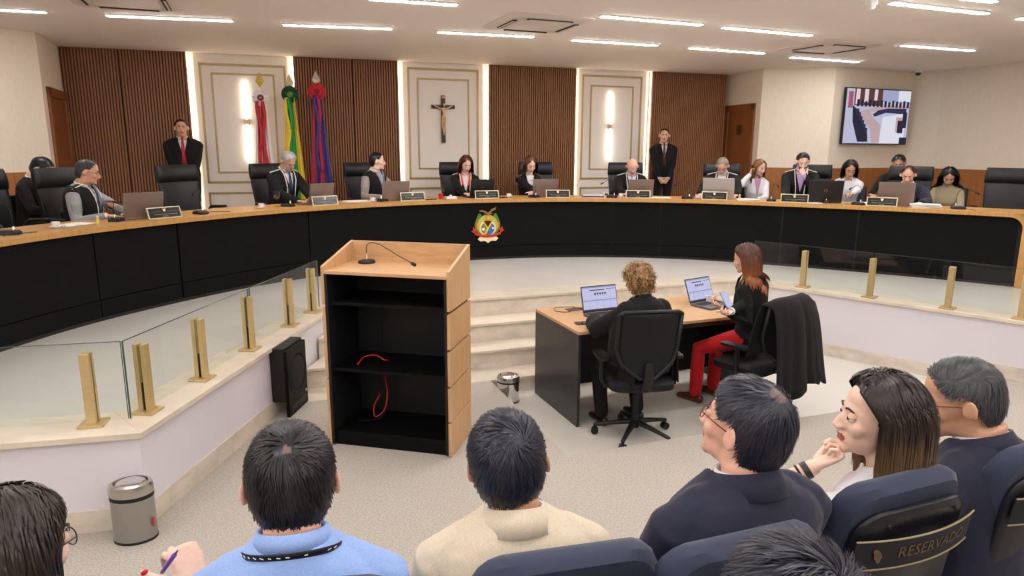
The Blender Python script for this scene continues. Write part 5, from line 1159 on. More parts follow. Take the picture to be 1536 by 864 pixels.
# phone, pen, paper, cable on the table
def slab(name, label, cat, c, rz, d, mt, bev=.002, group=None):
    t = thing(name, label, cat, c, rz, group); return t
t = thing('smartphone', 'dark smartphone lying on the table left of the curly-haired woman', 'phone', onT(.165, .23, .0), table_rot(-8)); m = MB(); m.box((0, 0, .005), (.15, .078, .009)); m.build('phone_body', mat('bronze_phone', srgb(60, 44, 40), .3), t, bevel=.003); m = MB(); m.box((0, 0, .0099), (.14, .07, .0008)); m.build('screen', mat('phone_glass', srgb(14, 14, 18), .08), t)
t = thing('paper_sheet', 'white sheet of paper under the curly-haired woman\'s hand', 'paper', onT(.42, .16, .0), table_rot(4)); m = MB(); m.box((0, 0, .001), (.30, .21, .0015)); m.build('sheet', PAPER, t)
wp_ = cw['WR'][-1]; t = thing('pen', 'blue pen in the left hand of the curly-haired woman', 'pen', wp_+V(-.02, .07, .01)); m = MB(); m.limb([V(-.05, .02, .02), V(.04, -.01, -.012)], [.004, .004], 8); m.build('barrel', mat('blue_plastic', srgb(50, 50, 160), .3), t, smooth=True); m = MB(); m.limb([V(.04, -.01, -.012), V(.05, -.013, -.016)], [.003, .001], 8); m.build('tip', STEEL, t, smooth=True)
wq = (aw['WR'][-1]+aw['WR'][1])/2; t = thing('smartphone', 'glowing smartphone held by the auburn-haired woman', 'phone', att(1090, 450, 5.58), D(30))
M3 = rotx(D(-50)); m = MB(); m.box((0, 0, 0), (.075, .15, .008), M3=rotx(D(50))); m.build('phone_body', mat('pale_blue_case', srgb(120, 150, 196), .3), t, bevel=.003); m = MB(); m.box(rotx(D(50))@V(0, 0, .0045), (.066, .138, .0008), M3=rotx(D(50))); m.build('screen', SCRW, t)
cable([onT(.40, .66, .012), onT(.30, .70, .02), onT(.22, .62, .008), onT(.12, .66, .01), onT(.14, .76, .008), onT(.2, .82, .006), onT(.34, .76, .012)], .003, 'power_cable', BLKPL, 'thin black cable looped on the table left of the laptop')
t = thing('paper_cup', 'small white cup standing by the auburn-haired woman on the table', 'cup', onT(1.62, .50, 0)); m = MB(); m.lathe([(0, 0), (.026, 0), (.034, .075), (.031, .075), (.024, .004), (0, .004)]); m.build('cup_body', WHITE, t, smooth='auto')

for c_ in aw['root'].children:
    if c_.name.startswith('hair'): z_ = h2[2]-ZPIT; c_.data.materials[0] = ombre('auburn_ombre', srgb(84, 44, 32), srgb(190, 104, 48), z_-.30, z_+.06)

# tail of the curly-haired woman's robe hanging beside her chair back
for sgn in (1, -1):
    G = []
    for i, z in enumerate(np.linspace(0, 1, 12)):
        row = []
        for j, x in enumerate(np.linspace(0, 1, 14)):
            p = cw['T'](sgn*(.16+.03*z+.045*math.sin(x*3)), .06-.24*x*(1-.1*z)+.012*math.sin(x*16+z*2), -.16-.52*z-.03*math.sin(x*5)*z); row.append(p)
        G.append(row)
    m = MB(); m.grid(G); m.build('robe_tail', C_BLACK, cw['root'], off=cw['off'], smooth=True, solid=.01)
# ------------------------------------------------------------------ judges, aides, guards
def exec_chair(W=.56):
    t = thing('executive_chair', 'x', 'chair', (0, 0, 0), 0, 'high-backed black leather chairs behind the bench')
    m = MB(); R = [np.array([(x, .0+z, h) for x, z in rrect(W/2-.01+o, .25+o, .09)]) for h, o in ((.40, -.03), (.42, 0), (.50, 0), (.53, -.04))]; m.rings(R); m.build('seat', LEATH, t, smooth='auto')
    def panel(z0, z1, th, yo, hx0, hx1, name):
        m = MB(); R = []; n = 9
        for i in range(n+1):
            z = z0+(z1-z0)*i/n; hx = hx0+(hx1-hx0)*i/n; k = math.sin(PI*min(max(i/n, .03), .97))**.35; y = yo-.13*(z-.45); tt = th*k
            th_ = np.linspace(0, 2*PI, 28, endpoint=False); c_, s_ = np.cos(th_), np.sin(th_); R.append(np.c_[np.sign(c_)*abs(c_)**.4*hx*(.97+.03*k), y+.05*(np.sign(c_)*abs(c_)**.4)**2+np.sign(s_)*abs(s_)**.7*tt/2, np.full(28, z)])
        m.rings(R); return m.build(name, LEATH, t, smooth='auto')
    panel(.48, 1.00, .085, -.25, W/2-.05, W/2-.005, 'backrest'); panel(.975, 1.17, .125, -.245, W/2, W/2-.01, 'headrest')
    for s_ in (-1, 1):
        m = MB(); m.limb([(s_*W/2, -.2, .56), (s_*(W/2+.02), -.1, .67), (s_*(W/2+.02), .14, .68), (s_*(W/2), .17, .55), (s_*(W/2-.04), .10, .44)], [(.025, .02)]*5, 10); m.build('armrest', LEATH, t, smooth=True)
    m = MB(); m.lathe([(0, .08), (.035, .08), (.028, .15), (.028, .40), (.08, .41), (0, .41)]); m.build('gas_lift', BLKMET, t, smooth='auto')
    for k in range(5):
        a = 2*PI*k/5; d = V(math.cos(a), math.sin(a), 0); m = MB(); m.limb([d*.02+V(0, 0, .11), d*.3+V(0, 0, .07)], [.028, .018], 8); m.limb([d*.3+V(0, 0, .028), d*.3+V(0, 0, .07)], [.026, .012], 8); m.build('leg', BLKMET, t, smooth=True)
    return t
chp = exec_chair()
def jpos(px, off, z=1.6):
    p, n = bpt(bidx(px, off, z), off, z); return p, math.atan2(n[1], n[0])-PI/2     # yaw whose forward points away from the room; judges face yaw+pi
def jchair(px, ytop, off, label, dyaw=0):
    """ytop only records where the headrest shows in the photograph"""
    p, y = jpos(px, off+.30, 1.85); nn = V(math.cos(y+PI/2), math.sin(y+PI/2), 0); p = p-nn*.30; place(chp, USED, (p[0], p[1], ZJ), y+PI+D(dyaw), label)
for a in [(90, 262, 1.08, 'black leather chair of the man in the grey suit at the left end', 10), (268, 249, 1.10, 'empty black leather chair at the left, facing the lectern', 8), (404, 243, 1.18, 'black leather chair of the grey-haired bearded man', 6), (543, 242, 1.16, 'black leather chair of the man in profile left of the middle', 4), (684, 238, 1.16, 'black leather chair of the woman in orange', 0),
          (803, 239, 1.16, 'black leather chair of the long-haired woman right of the coat of arms', 0), (938, 240, 1.16, 'black leather chair of the bald man', 0), (1083, 243, 1.18, 'black leather chair behind the big silver laptop', 0), (1219, 248, 1.22, 'black leather chair of the young man with his hand on his chin', 0), (1365, 250, 1.2, 'black leather chair of the man at the paper pile', -4), (1512, 256, 1.12, 'empty black leather chair at the right end of the bench', -8), (-22, 300, 1.16, 'black leather chair cut by the left edge of the photo', 14)]: jchair(*a)
def headtop(px, ytop, off, s=1.0, dz=.118):
    """world head centre of someone sitting off metres behind the panel line under column px"""
    p, y = jpos(px, off, 1.9); d = ray(px, ytop); q = CAMP+d*((p[1]-CAMP[1])/d[1]); return V(p[0], p[1], q[2]-dz*s), y
def handspot(px, off, side, fwd_=.0): return None
def judge(px, ytop, off, label, dyaw=0, wr=(.13, .46), wl=(-.13, .46), **k):
    s = k.pop('s', 1.0); Hc, y = headtop(px, ytop, off, s); yaw = y+PI+D(dyaw); nn = V(math.cos(y+PI/2), math.sin(y+PI/2), 0); tt = V(math.cos(y), math.sin(y), 0)
    base = V(Hc[0], Hc[1], 0)-nn*off          # on the panel line
    # person faces -nn; their right hand side is -tt
    def W(lat, o): q = base+nn*o-tt*lat; return V(q[0], q[1], ZT+.032)
    a = W(*wr) if len(wr) == 2 else np.asarray(wr); b = W(*wl) if len(wl) == 2 else np.asarray(wl)
    kw = dict(vox=.0095, wr=a, wl=b, hand_n=(V(0, 0, -1), V(0, 0, -1)), zfl=ZJ, s=s); kw.update(k)
    kw.setdefault('hand_f', (nrm(-nn+tt*.5), nrm(-nn-tt*.5))); kw.setdefault('elbow', (-tt*.9-V(0, 0, 1), tt*.9-V(0, 0, 1)))
    return person(label, Hc, yaw, **kw), W, nn, tt
SB = dict(robe=1, shirt=C_WHITE, cord=True)
judge(131, 240, .86, 'man with glasses in a grey suit and black vest-like cape at the bench', dyaw=34, hy=10, hp=10, lean=6, skin='tan', glasses=GLB, top=C_GREYS, tie=C_NTIE, vest=C_BLACK, cord=True, hair=dict(col='pepper', L=.03, th=.010), b=1.1)
J1b = None
judge(433, 228, .86, 'grey-haired man with a white beard and black robe signing papers', dyaw=10, hp=30, lean=10, skin='tan', tie=C_NTIE, hair=dict(col='grey', L=.045, th=.014, lift=.008), beard='grey', glasses=GLM, b=1.08, eyes_down=True, wr=(.10, .50), wl=(-.10, .50), **SB)
judge(566, 229, .88, 'dark-haired man in a taupe suit turned in profile to the right', dyaw=30, hy=38, hp=0, lean=4, skin='fair', tie=C_PBTIE, top=C_TAUPE, vest=C_BLACK, lapcol=C_TAUPE, hair=dict(col='black', L=.035, th=.010), b=1.05)
judge(699, 234, .86, 'woman with short reddish-brown hair in a black robe over orange', dyaw=-6, hp=24, hy=8, lean=8, sex='f', skin='fair', top=C_BLACK, shirt=C_WHITE, lapcol=C_ORANGE, hair=dict(col='auburn', style='long', L=.22, th=.012, n=1500, w=.003, steps=12, vol=1.5, curl_in=.2), lips=REDLIP, eyes_down=True, robe=1, cord=True, b=1.05)
judge(796, 235, .86, 'woman with long light brown hair and a white collar reading with crossed arms', dyaw=6, hp=26, lean=8, sex='f', skin='fair', hair=dict(col='lightbrown', style='long', L=.34, th=.010, n=1800, w=.003, steps=16, vol=1.5), wr=(-.06, .44), wl=(.06, .46), eyes_down=True, robe=1, shirt=C_WHITE, top=C_BLACK)
judge(949, 238, .86, 'bald man in a black robe and pale blue tie looking down', dyaw=4, hp=30, lean=10, skin='pink', tie=C_PBTIE, hair=dict(col='grey', L=.015, th=.003, bald=1, n=250, kind='man'), eyes_down=True, b=1.06, **SB)
judge(1084, 237, .86, 'grey-haired man in glasses reading behind a large silver laptop', dyaw=0, hp=34, lean=12, skin='pink', hair=dict(col='greyblond', L=.04, th=.011), glasses=GLT, beard='grey', eyes_down=True, b=1.1, wr=(.26, .44), wl=(-.26, .44), **SB)
pj, Wj, nnj, ttj = judge(1204, 230, .88, 'young dark-haired bearded man with his hand on his chin', dyaw=8, hp=22, hy=6, lean=8, skin='fair', tie=None, shirt=C_LILAC, hair=dict(col='darkbrown', L=.035, th=.016, lift=.006), beard='brown', eyes_down=True, b=1.06, robe=1, cord=True,
   wl=headtop(1204, 230, .88)[0]+V(-.02, -.11, -.185), elbow=(None, V(.4, -.6, -1.0)), hand_f=(None, nrm(V(-.25, .1, .9))), hand_n=(V(0, 0, -1), nrm(V(0, .9, .3))), curl={1: (25, 30, 20), -1: (45, 60, 40)})
judge(1364, 249, .88, 'man with thinning brown hair in a navy suit leafing through papers', dyaw=-2, hp=22, hy=2, lean=8, skin='pink', tie=None, shirt=C_WHITE, top=cloth('dark_navy', (20, 24, 50)), hair=dict(col='brown', L=.025, th=.007, bald=.35), eyes_down=True, b=1.1, robe=1, wr=(.16, .46), wl=(-.20, .46))
# aides behind
judge(62, 237, 1.75, 'young dark-haired man in a black suit sitting behind the left chair, looking down', dyaw=30, hp=36, lean=8, skin='light', hair=dict(col='black', L=.04, th=.016), eyes_down=True, b=1.0, wr=(.1, 1.35), wl=(-.1, 1.35))
def lapw(px, ytop, off, dz): Hc, y = headtop(px, ytop, off); nn = V(math.cos(y+PI/2), math.sin(y+PI/2), 0); tt = V(math.cos(y), math.sin(y), 0); return Hc, nn, tt
Hc, nn, tt = lapw(1140, 240, 1.45, 0)
judge(1140, 240, 1.45, 'light-haired woman in a white jacket with a phone at her ear', dyaw=22, hp=14, hy=26, lean=4, sex='f', skin='light', top=C_WHITE, shirt=C_PINK, hair=dict(col='honey', style='long', L=.25, th=.012, n=1500, w=.003, steps=12, vol=1.4, curl_in=.2), b=1.0,
   wr=Hc-tt*.12-nn*.10+V(0, 0, -.10), wl=Hc-nn*.28+tt*.02+V(0, 0, -.46), elbow=(-tt*.6-V(0, 0, 1), tt*.6-V(0, 0, 1)), hand_f=(nrm(V(.3, .3, 1)), None), hand_n=(nrm(tt), V(0, 0, -1)))
Hc, nn, tt = lapw(1276, 241, 1.30, 0)
judge(1276, 241, 1.30, 'short-haired woman with glasses in a white shirt looking down at papers', dyaw=6, hp=26, hy=8, lean=6, sex='f', skin='tan', top=C_WHITE, shirt=C_WHITE, hair=dict(col='darkbrown', style='long', L=.17, th=.014, n=1500, w=.003, steps=10, vol=1.5, curl_in=.3), glasses=GLM, b=1.02, lips=REDLIP, wr=(.20, .62), wl=(-.06, .60), eyes_down=True)
judge(1348, 233, 2.0, 'black-haired man sitting low behind the chair of the man at the paper pile', dyaw=0, hp=20, skin='tan', hair=dict(col='black', L=.05, th=.018), top=C_BLACK, tie=None, shirt=None, eyes_down=True, wr=(.3, 1.55), wl=(-.3, 1.55))
Hc, nn, tt = lapw(1426, 252, 1.55, 0)
judge(1426, 252, 1.55, 'long dark-haired woman in a khaki blouse writing at the right', dyaw=6, hp=34, lean=8, sex='f', skin='tan', top=C_KHAKI, vcut=False, hair=dict(col='black', style='long', L=.38, th=.014, n=1800, w=.003, steps=16, wave=.25, vol=1.5), eyes_down=True, wr=Hc-nn*.26-tt*.05+V(0, 0, -.44), wl=Hc-nn*.26+tt*.05+V(0, 0, -.44))
# aides' plain chairs
def side_chair(px, off, label, dy=0):
    p, y = jpos(px, off, 1.5); t = thing('side_chair', label, 'chair', (p[0], p[1], ZJ), y+PI+D(dy), 'black side chairs of the aides')
    m = MB(); m.box((0, 0, .45), (.46, .46, .07)); m.build('seat', LEATH, t, bevel=.02); m = MB(); m.box((0, -.24, .68), (.44, .05, .40), M3=rotx(D(8))); m.build('backrest', LEATH, t, bevel=.02)
    for sx in (-.2, .2):
        for sy in (-.19, .19): m = MB(); m.limb([(sx, sy, .0), (sx, sy, .43)], [.013, .013], 8, round_=False); m.build('leg', BLKMET, t, smooth='auto')
for a in ((62, 1.78, 'black side chair of the young man at the left', 30), (1140, 1.48, 'black side chair of the woman on the phone', 22), (1276, 1.34, 'black side chair of the woman in the white shirt', 6), (1348, 2.02, 'black side chair of the low-seated man', 0), (1426, 1.58, 'black side chair of the woman in khaki', 6)): side_chair(*a)
t = thing('smartphone', 'phone held to the ear of the light-haired woman in white', 'phone', lapw(1140, 240, 1.45, 0)[0]+V(-.10, -.01, -.03)); m = MB(); m.box((0, 0, 0), (.012, .07, .14), M3=roty(D(-12))); m.build('phone_body', BLKPL, t, bevel=.003)
# guards
def guard(px, ytop, sdist, label, tie, **k):
    d = ray(px, ytop); q = W0+WN*sdist; tq = ((q-CAMP)@WN)/(d@WN); p = CAMP+d*tq; Hc = V(p[0], p[1], p[2]-.118)
    hh = p[2]-ZJ; s = 1.0; yaw = math.atan2(WN[1], WN[0])-PI/2+D(k.pop('dy', 0))
    f = V(-math.sin(yaw), math.cos(yaw), 0); r_ = V(math.cos(yaw), math.sin(yaw), 0)
    c = Hc+f*.20+V(0, 0, -.72)
    kw = dict(legs='stand', zfl=ZJ, vox=.0095, tie=tie, shirt=C_WHITE, elbow=(r_*1-f*.6, -r_*1-f*.6), hand_n=(nrm(-f-r_*.1), nrm(-f+r_*.1)), hand_f=(nrm(-r_*.7-V(0, 0, .8)), nrm(r_*.7-V(0, 0, .8)))); kw.update(k)
    if 'wr' not in kw: kw['wr'] = c+r_*.07; kw['wl'] = c-r_*.07
    return person(label, Hc, yaw, **kw)
guard(271, 179, .40, 'standing guard in a black suit and red tie against the left slatted wall', C_RTIE, skin='tan', hair=dict(col='black', L=.015, th=.004), b=1.12, dy=6)
guard(997, 193, .42, 'standing guard in a black suit with clasped hands against the right slatted wall', C_WINE, skin='tan', hair=dict(col='black', L=.012, th=.003), b=1.05, dy=-22, hy=-6)
# ------------------------------------------------------------------ things on the bench
def desk(px, off): p, y = on_desk(px, off); return p, y
GOLDP = mat('gold_plate_edge', srgb(212, 204, 170), .35, metal=.3); PLTX = mat('pale_print', srgb(130, 128, 112), .6)
def name_plate():
    t = thing('name_plate', 'x', 'name plate', (0, 0, 0), 0, 'black and gold name plates on the bench')
    M3 = rotx(D(-18)); w, h = .34, .115
    m = MB(); m.box(M3@V(0, 0, h/2), (w, .008, h), M3=M3); m.build('plate_frame', GOLDP, t, bevel=.002)
    m = MB(); m.box((0, .03, .004), (w, .07, .006)); m.build('foot', GOLDP, t)
    m = MB(); m.box(M3@V(0, -.005, h/2), (w-.022, .002, h-.022), M3=M3); f = m.build('plate_face', mat('black_plate', srgb(26, 28, 26), .2), t)
    m = MB(); r_ = random.Random(5); x = -.11
    while x < .11: l = r_.uniform(.008, .022); m.box(M3@V(x+l/2, -.0065, h*.36), (l, .001, .006), M3=M3); x += l+.004
    x = -.125
    while x < -.03: l = .01; m.box(M3@V(x, -.0065, h*.60), (.006, .001, .003), M3=M3); m.box(M3@V(-x, -.0065, h*.60), (.006, .001, .003), M3=M3); x += l
    m.box(M3@V(0, -.0065, h*.2), (.06, .001, .005), M3=M3); m.build('lettering', PLTX, f)
    m = MB(); m.ell(M3@V(0, -.007, h*.70), (.014, .002, .015), M3, 14, 8); m.ell(M3@V(-.012, -.007, h*.82), (.008, .002, .004), M3, 8, 6); m.ell(M3@V(.012, -.007, h*.82), (.008, .002, .004), M3, 8, 6); m.build('crest', GOLDP, f, smooth=True); return t
npz = name_plate()
for px, off, dy, l in [(249, .03, -6, 'name plate in front of the empty left chair, beside the taupe laptop'), (489, .03, 0, 'name plate of the grey-haired bearded man'), (620, .03, 0, 'name plate of the man in profile'), (731, .03, 0, 'name plate above the coat of arms'), (837, .03, 0, 'name plate of the long-haired woman right of the coat of arms'),
                       (957, .03, 0, 'name plate of the bald man'), (1071, .03, 0, 'name plate in front of the big silver laptop'), (1191, .03, 0, 'name plate of the young man with his hand on his chin'), (1322, .03, 0, 'name plate reflecting white, before the man at the paper pile')]:
    p, y = desk(px, off); place(npz, USED, p+V(0, 0, .001), y+D(dy), l)
def goblet():
    t = thing('water_goblet', 'x', 'glass', (0, 0, 0), 0, 'stemmed water goblets on the bench')
    m = MB(); m.lathe([(0, 0), (.034, 0), (.034, .003), (.008, .008), (.005, .02), (.005, .07), (.012, .082), (.030, .105), (.038, .14), (.041, .185), (.039, .185), (.036, .14), (.027, .108), (.008, .09), (0, .088)], n=20); m.build('glass_body', GLASS, t, smooth='auto')
    m = MB(); m.lathe([(0, .0895), (.007, .092), (.026, .109), (.0355, .141), (0, .141)], n=20); m.build('water', GLASS, t, smooth='auto'); return t
gb = goblet()
for px, off, l in [(118, .20, 'water goblet by the man in the grey suit'), (416, .22, 'water goblet before the grey-haired bearded man'), (547, .25, 'water goblet before the man in profile'), (665, .30, 'water goblet beside the small red cup'), (862, .30, 'water goblet right of the long-haired woman'), (915, .28, 'water goblet before the bald man'), (1031, .30, 'water goblet standing alone below the right guard'), (1174, .28, 'water goblet beside the young man with the lilac shirt'), (1270, .12, 'water goblet in front of the woman in the white shirt')]:
    p, y = desk(px, off); place(gb, USED, p, y, l)
def desk_mic():
    t = thing('desk_microphone', 'x', 'microphone', (0, 0, 0), 0, 'black gooseneck microphones on the bench')
    m = MB(); R = [np.array([(x, z, h) for x, z in rrect(.055+o, .075+o, .03)]) for h, o in ((0, 0), (.02, 0), (.034, -.012))]; m.rings(R); m.build('base', BLKPL, t, smooth='auto')
    m = MB(); m.lathe([(0, .03), (.010, .03), (.010, .06), (.006, .065), (0, .065)], c=(0, -.03, 0), n=12); m.build('connector', CHROME, t, smooth='auto')
    P = [V(0, -.03, .06), V(0, -.03, .14), V(.01, -.01, .21), V(.03, .06, .24), V(.05, .15, .20)]
    cable(P, .0028, 'gooseneck', BLKPL, parent=t); m = MB(); m.limb([P[-1], P[-1]+V(.008, .03, -.018)], [.009, .009], 10); m.build('microphone_head', BLKPL, t, smooth=True); return t
dm = desk_mic()
for px, off, dy, l in [(15, .16, 20, 'desk microphone nearest the left edge of the photo'), (175, .22, -60, 'desk microphone before the man in the grey suit'), (301, .12, 0, 'desk microphone in front of the empty left chair'), (432, .20, 30, 'desk microphone under the signing hand of the bearded man'), (574, .16, -60, 'desk microphone before the man in profile'), (801, .16, 40, 'desk microphone arching over the taupe laptop right of the coat of arms'),
                       (918, .12, 70, 'desk microphone at the goblet of the bald man'), (1031, .12, 120, 'desk microphone at the lone goblet below the right guard'), (1157, .18, 0, 'tall desk microphone between the woman on the phone and the young man'), (1238, .25, 20, 'desk microphone right of the black laptop'), (1287, .14, 60, 'desk microphone before the short-haired woman'), (1437, .16, -70, 'desk microphone at the right, before the khaki blouse')]:
    p, y = desk(px, off); place(dm, USED, p+V(0, 0, .001), y+D(dy), l)
for px, off, ln, l in [(30, .10, .28, 'black cable from the leftmost desk microphone'), (325, .10, .30, 'black cable from the microphone of the empty left chair'), (1452, .08, .16, 'short black cable by the right desk microphone')]:
    p, y = desk(px, off); c_, s_ = math.cos(y), math.sin(y); e = V(c_, s_, 0); n_ = V(-s_, c_, 0)
    cable([p-e*ln*.5+V(0, 0, .006), p-e*ln*.2+n_*.02+V(0, 0, .012), p+e*ln*.2+n_*.02+V(0, 0, .006), p+e*ln*.5-n_*.02+V(0, 0, .004)], .003, 'black_cable', BLKPL, l)
# laptops: hinge toward the room
for px, off, dy, col, w_, l, lg in [(216, .18, -18, 'taupe', .36, 'taupe laptop of the man in the grey suit, seen from behind', 0), (481, .20, 10, 'taupe', .36, 'taupe laptop of the grey-haired bearded man', 0), (593, .14, -4, 'taupe', .37, 'taupe laptop of the man in profile', 0), (722, .20, 8, 'black', .36, 'black laptop of the woman in orange', 1), (817, .20, 6, 'taupe', .36, 'taupe laptop behind the curved microphone', 0),
                                (960, .20, 4, 'taupe', .36, 'taupe laptop of the bald man', 0), (1077, .16, -2, 'silver', .42, 'large silver laptop hiding the grey-haired man', 0), (1236, .22, 14, 'black', .42, 'black laptop of the young man with his hand on his chin', 1), (1342, .18, 4, 'taupe', .40, 'taupe laptop of the man at the paper pile', 0)]:
    p, y = desk(px, off); laptop(p, y+PI+D(dy), l, col, w=w_, dp=.25 if w_ < .4 else .29, ang=103, logo=bool(lg))
# cups, papers and small items
def cup(px, off, l):
    p, y = desk(px, off); t = thing('coffee_cup', l, 'cup', p, y, 'white coffee cups on the bench')
    m = MB(); m.lathe([(0, 0), (.03, 0), (.055, .008), (.057, .011), (.03, .004), (0, .004)], n=24); m.build('saucer', WHITE, t, smooth='auto')
    m = MB(); m.lathe([(0, .005), (.018, .006), (.030, .03), (.033, .052), (.030, .052), (.027, .03), (.016, .010), (0, .010)], n=20); m.build('cup_body', WHITE, t, smooth='auto')
    m = MB(); m.limb([(.030, 0, .042), (.046, 0, .038), (.046, 0, .022), (.027, 0, .018)], [.003]*4, 6); m.build('handle', WHITE, t, smooth=True)
for a in ((84, .22, 'white coffee cup on a saucer by the man in the grey suit'), (392, .22, 'white coffee cup on a saucer left of the bearded man'), (763, .24, 'white coffee cup between the coat of arms name plate and the long-haired woman'), (931, .24, 'small white coffee cup beside the goblet of the bald man'), (1046, .28, 'white coffee cup left of the big silver laptop'), (559, .18, 'white coffee cup before the man in profile')): cup(*a)
def papers(px, off, dy, n, d, l, nm='paper_stack'):
    p, y = desk(px, off); t = thing(nm, l, 'papers', p, y+D(dy)); r_ = random.Random(px)
    for i in range(n): m = MB(); m.box((r_.uniform(-.01, .01), r_.uniform(-.01, .01), .0012+i*d[2]/n), (d[0], d[1], d[2]/n*.8), D(r_.uniform(-8, 8))); m.build('sheet', PAPER, t)
for a in ((112, .30, 5, 2, (.30, .21, .004), 'white papers under the hands of the man in the grey suit'), (535, .28, -8, 4, (.30, .21, .014), 'papers left of the goblet of the man in profile'), (990, .24, 6, 2, (.28, .20, .004), 'thin papers right of the bald man'), (1122, .30, 10, 3, (.30, .21, .010), 'papers right of the big silver laptop'), (1388, .20, 6, 6, (.32, .24, .045), 'pile of white papers before the man in the navy suit'), (1215, .12, -6, 2, (.3, .16, .006), 'papers under the black laptop'), (1300, .36, 4, 3, (.3, .21, .02), 'papers behind the reflecting name plate')): papers(*a)
p, y = desk(676, .20); t = thing('tissue_box', 'flat white box beside the small red cup', 'box', p, y); m = MB(); m.box((0, 0, .016), (.15, .10, .032)); m.build('box_body', WHITE, t, bevel=.004); m = MB(); m.box((0, 0, .042), (.03, .02, .02)); m.build('tab', WHITE, t, bevel=.003)
p, y = desk(661, .20); t = thing('small_cup', 'small red cup left of the white box', 'cup', p, y); m = MB(); m.lathe([(0, 0), (.026, 0), (.034, .07), (.031, .07), (.024, .005), (0, .005)]); m.build('cup_body', mat('red_gloss', srgb(200, 30, 36), .3), t, smooth='auto')
p, y = desk(889, .30); t = thing('document_folder', 'purple-blue folder lying between the two goblets', 'folder', p, y); m = MB(); m.box((0, 0, .010), (.30, .22, .018)); m.build('cover', mat('violet_card', srgb(84, 70, 140), .5), t, bevel=.002); m = MB(); m.box((0, .003, .0215), (.28, .2, .004)); m.build('sheets', PAPER, t)
for px, off, l, c in ((147, .14, 'small clear vial with a yellow label by the left desk microphone', (214, 200, 60)), (1109, .22, 'small amber bottle right of the big silver laptop', (224, 190, 110)), (905, .22, 'small clear bottle left of the goblet of the bald man', (200, 210, 216))):
    p, y = desk(px, off); t = thing('small_bottle', l, 'bottle', p, y); m = MB(); m.lathe([(0, 0), (.016, 0), (.016, .045), (.008, .055), (.008, .06), (0, .06)], n=14); m.build('bottle_body', mat('tint_%d' % px, srgb(*c), .25), t, smooth='auto'); m = MB(); m.lathe([(0, .06), (.010, .06), (.010, .075), (0, .075)], n=12); m.build('cap', WHITE, t, smooth='auto')
for px, off, l in ((646, .12, 'black phone right of the name plate of the man in profile'), (752, .16, 'black phone right of the coat of arms name plate')):
    p, y = desk(px, off); t = thing('smartphone', l, 'phone', p, y+D(10)); m = MB(); m.box((0, 0, .006), (.15, .075, .011)); m.build('phone_body', BLKPL, t, bevel=.003); m = MB(); m.box((0, 0, .012), (.14, .066, .001)); m.build('screen', mat('phone_glass', srgb(14, 14, 18), .08), t)
p, y = desk(90, .10); t = thing('folded_glasses', 'folded clear eyeglasses at the left of the bench top', 'eyeglasses', p, y)
m = MB()
for s_ in (-1, 1): m.limb([V(s_*.032+.02*math.cos(a), 0, .018+.015*math.sin(a)) for a in np.linspace(0, 2*PI, 14)], [.0015]*14, 6)
m.limb([(-.012, 0, .022), (.012, 0, .022)], [.0015]*2, 6); m.build('rims', STEEL, t, smooth=True)
m = MB(); m.limb([(-.052, 0, .02), (-.05, .03, .012), (.04, .035, .006)], [.0015]*3, 6); m.build('temple', STEEL, t, smooth=True)

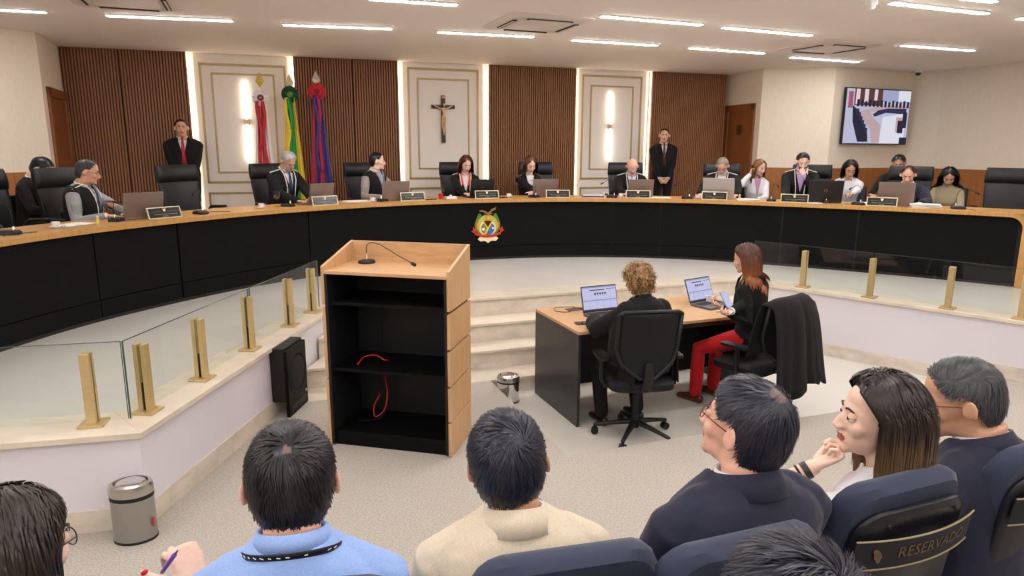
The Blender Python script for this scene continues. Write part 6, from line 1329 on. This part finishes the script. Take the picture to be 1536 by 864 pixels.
# ------------------------------------------------------------------ flags
FR = mat('flag_red', srgb(196, 36, 48), .6, sheen=.3); FW = mat('flag_white', srgb(232, 226, 226), .6, sheen=.3); FG = mat('flag_green', srgb(20, 150, 70), .55, sheen=.3); FY = mat('flag_yellow', srgb(236, 200, 30), .55, sheen=.3); FB = mat('flag_blue', srgb(58, 52, 130), .55, sheen=.3); FDG = mat('rosette_dark_green', srgb(20, 70, 40), .6); FIN = mat('finial_silver', srgb(220, 214, 200), .2, metal=.9); FGO = mat('finial_gold', srgb(212, 180, 100), .25, metal=.9); FMAG = mat('flag_magenta', srgb(170, 30, 60), .55, sheen=.3)
def flag(px, ytip, yros, sd, label, cols, ros, ribs, fin, white_tail=None, dx=0):
    """cols: list of (material, from, to) stripes across the hanging cloth"""
    q = W0+WN*sd; d = ray(px, yros); tq = ((q-CAMP)@WN)/(d@WN); P = CAMP+d*tq; d2 = ray(px, ytip); Pt = CAMP+d2*(((q-CAMP)@WN)/(d2@WN))
    t = thing('flag', label, 'flag', (P[0], P[1], ZJ), AW, 'three ceremonial flags on poles'); zr, zt = P[2]-ZJ, Pt[2]-ZJ
    m = MB(); m.lathe([(0, 0), (.16, 0), (.16, .02), (.05, .05), (.03, .06), (0, .06)]); m.build('foot', FGO, t, smooth='auto')
    m = MB(); m.limb([(0, 0, .05), (0, 0, zt-.22)], [.014, .014], 10, round_=False); m.build('pole', FGO, t, smooth='auto')
    m = MB(); z0 = zt-.22; m.lathe([(0, z0), (.02, z0), (.02, z0+.02), (.012, z0+.03), (0, z0+.03)], n=12); 
    m.add([(0, 0, z0+.02), (.06, 0, z0+.11), (0, 0, z0+.24), (-.06, 0, z0+.11), (0, .014, z0+.11), (0, -.014, z0+.11)], [(0, 1, 5), (1, 2, 5), (2, 3, 5), (3, 0, 5), (1, 0, 4), (2, 1, 4), (3, 2, 4), (0, 3, 4)]); m.build('spear_finial', fin, t)
    # cloth: a bundle of folds hanging from under the rosette
    allm = []; 
    for mt_, a, b in cols:
        G = []; 
        for z in np.linspace(0, 1, 14):
            row = []
            for x in np.linspace(a, b, 9):
                hw = .065+.115*z**1.2; X = x*hw+.03*z*dx; Y = -.035-.022*math.sin(x*9+1)-.012*math.sin(x*17+z*2)-.03*z; row.append((X, Y, zr-.03-z*1.55*(1-.03*math.cos(x*5))))
            G.append(row)
        m = MB(); m.grid(G); m.build('cloth', mt_, t, smooth=True, solid=.004)
    if white_tail:
        m = MB(); G = []
        for z in np.linspace(0, 1, 10): G.append([(white_tail*(.02+.0*z+x*(.03+.13*z)), -.01-.02*math.sin(x*6), zr-.45-z*1.1) for x in np.linspace(0, 1, 8)])
        m.grid(G); m.build('cloth', FW, t, smooth=True, solid=.004)
    # pleated rosette
    for i, (mt_, r0, r1) in enumerate(ros):
        m = MB(); n = 32; th = np.linspace(0, 2*PI, n, endpoint=False); y = -.075-.008*i
        R = [np.c_[r*np.cos(th), y-(.006 if r > r0 else .0)*np.where(np.arange(n) % 2, 1, -1)+(.02 if r > r0 else 0), zr+r*np.sin(th)] for r in (r1, (r1*.5+r0*.5), max(r0, .003))]; m.rings(R, cap=False); m.build('rosette', mt_, t, solid=.003)
    for mt_, x0, x1, L in ribs:
        m = MB(); G = [[(x0+(x1-x0)*.0+.02*math.sin(z*9+x0*40)+x, -.085-.01*math.sin(z*7+x0*30), zr-.05-z*L) for x in (0, .022, .044)] for z in np.linspace(0, 1, 14)]; m.grid(G); m.build('ribbon', mt_, t, smooth=True, solid=.002)
flag(391, 110, 147, .34, 'red and white flag with a white rosette, leftmost of the three', [(FW, -1, -.72), (FR, -.72, -.3), (FW, -.3, -.18), (FR, -.18, .3), (FW, .3, 1)], [(FW, .045, .115), (FMAG, .02, .055), (FW, .0, .026)], [(FR, -.06, -.06, 1.0), (FR, .0, .0, 1.05)], FGO)
flag(435, 113, 142, .36, 'green and yellow flag with a dark green rosette, middle of the three', [(FY, -1, -.6), (FG, -.6, .45), (FY, .45, 1)], [(FDG, .045, .12), (FG, .02, .055), (FY, .0, .034)], [(FG, -.035, -.03, 1.0), (FY, -.075, -.06, .9)], FIN)
flag(475, 108, 138, .38, 'blue, red and white flag with a red rosette, rightmost of the three', [(FMAG, -1, -.5), (FB, -.5, -.1), (FR, -.1, .3), (FB, .3, 1)], [(FR, .04, .125), (FMAG, .0, .055)], [(FB, -.045, -.045, 1.1), (FMAG, -.01, -.01, 1.1)], FIN, white_tail=1, dx=.5)
# ------------------------------------------------------------------ light and view
w = bpy.data.worlds.new('world'); SC.world = w; w.use_nodes = True; w.node_tree.nodes['Background'].inputs[0].default_value = (.9, .86, .82, 1); w.node_tree.nodes['Background'].inputs[1].default_value = .05
SC.cycles.use_light_tree = True
SC.cycles.max_bounces = 8; SC.cycles.diffuse_bounces = 4; SC.cycles.transparent_max_bounces = 12
for o in [o for o in bpy.data.objects if not o.users_collection]: bpy.data.objects.remove(o)
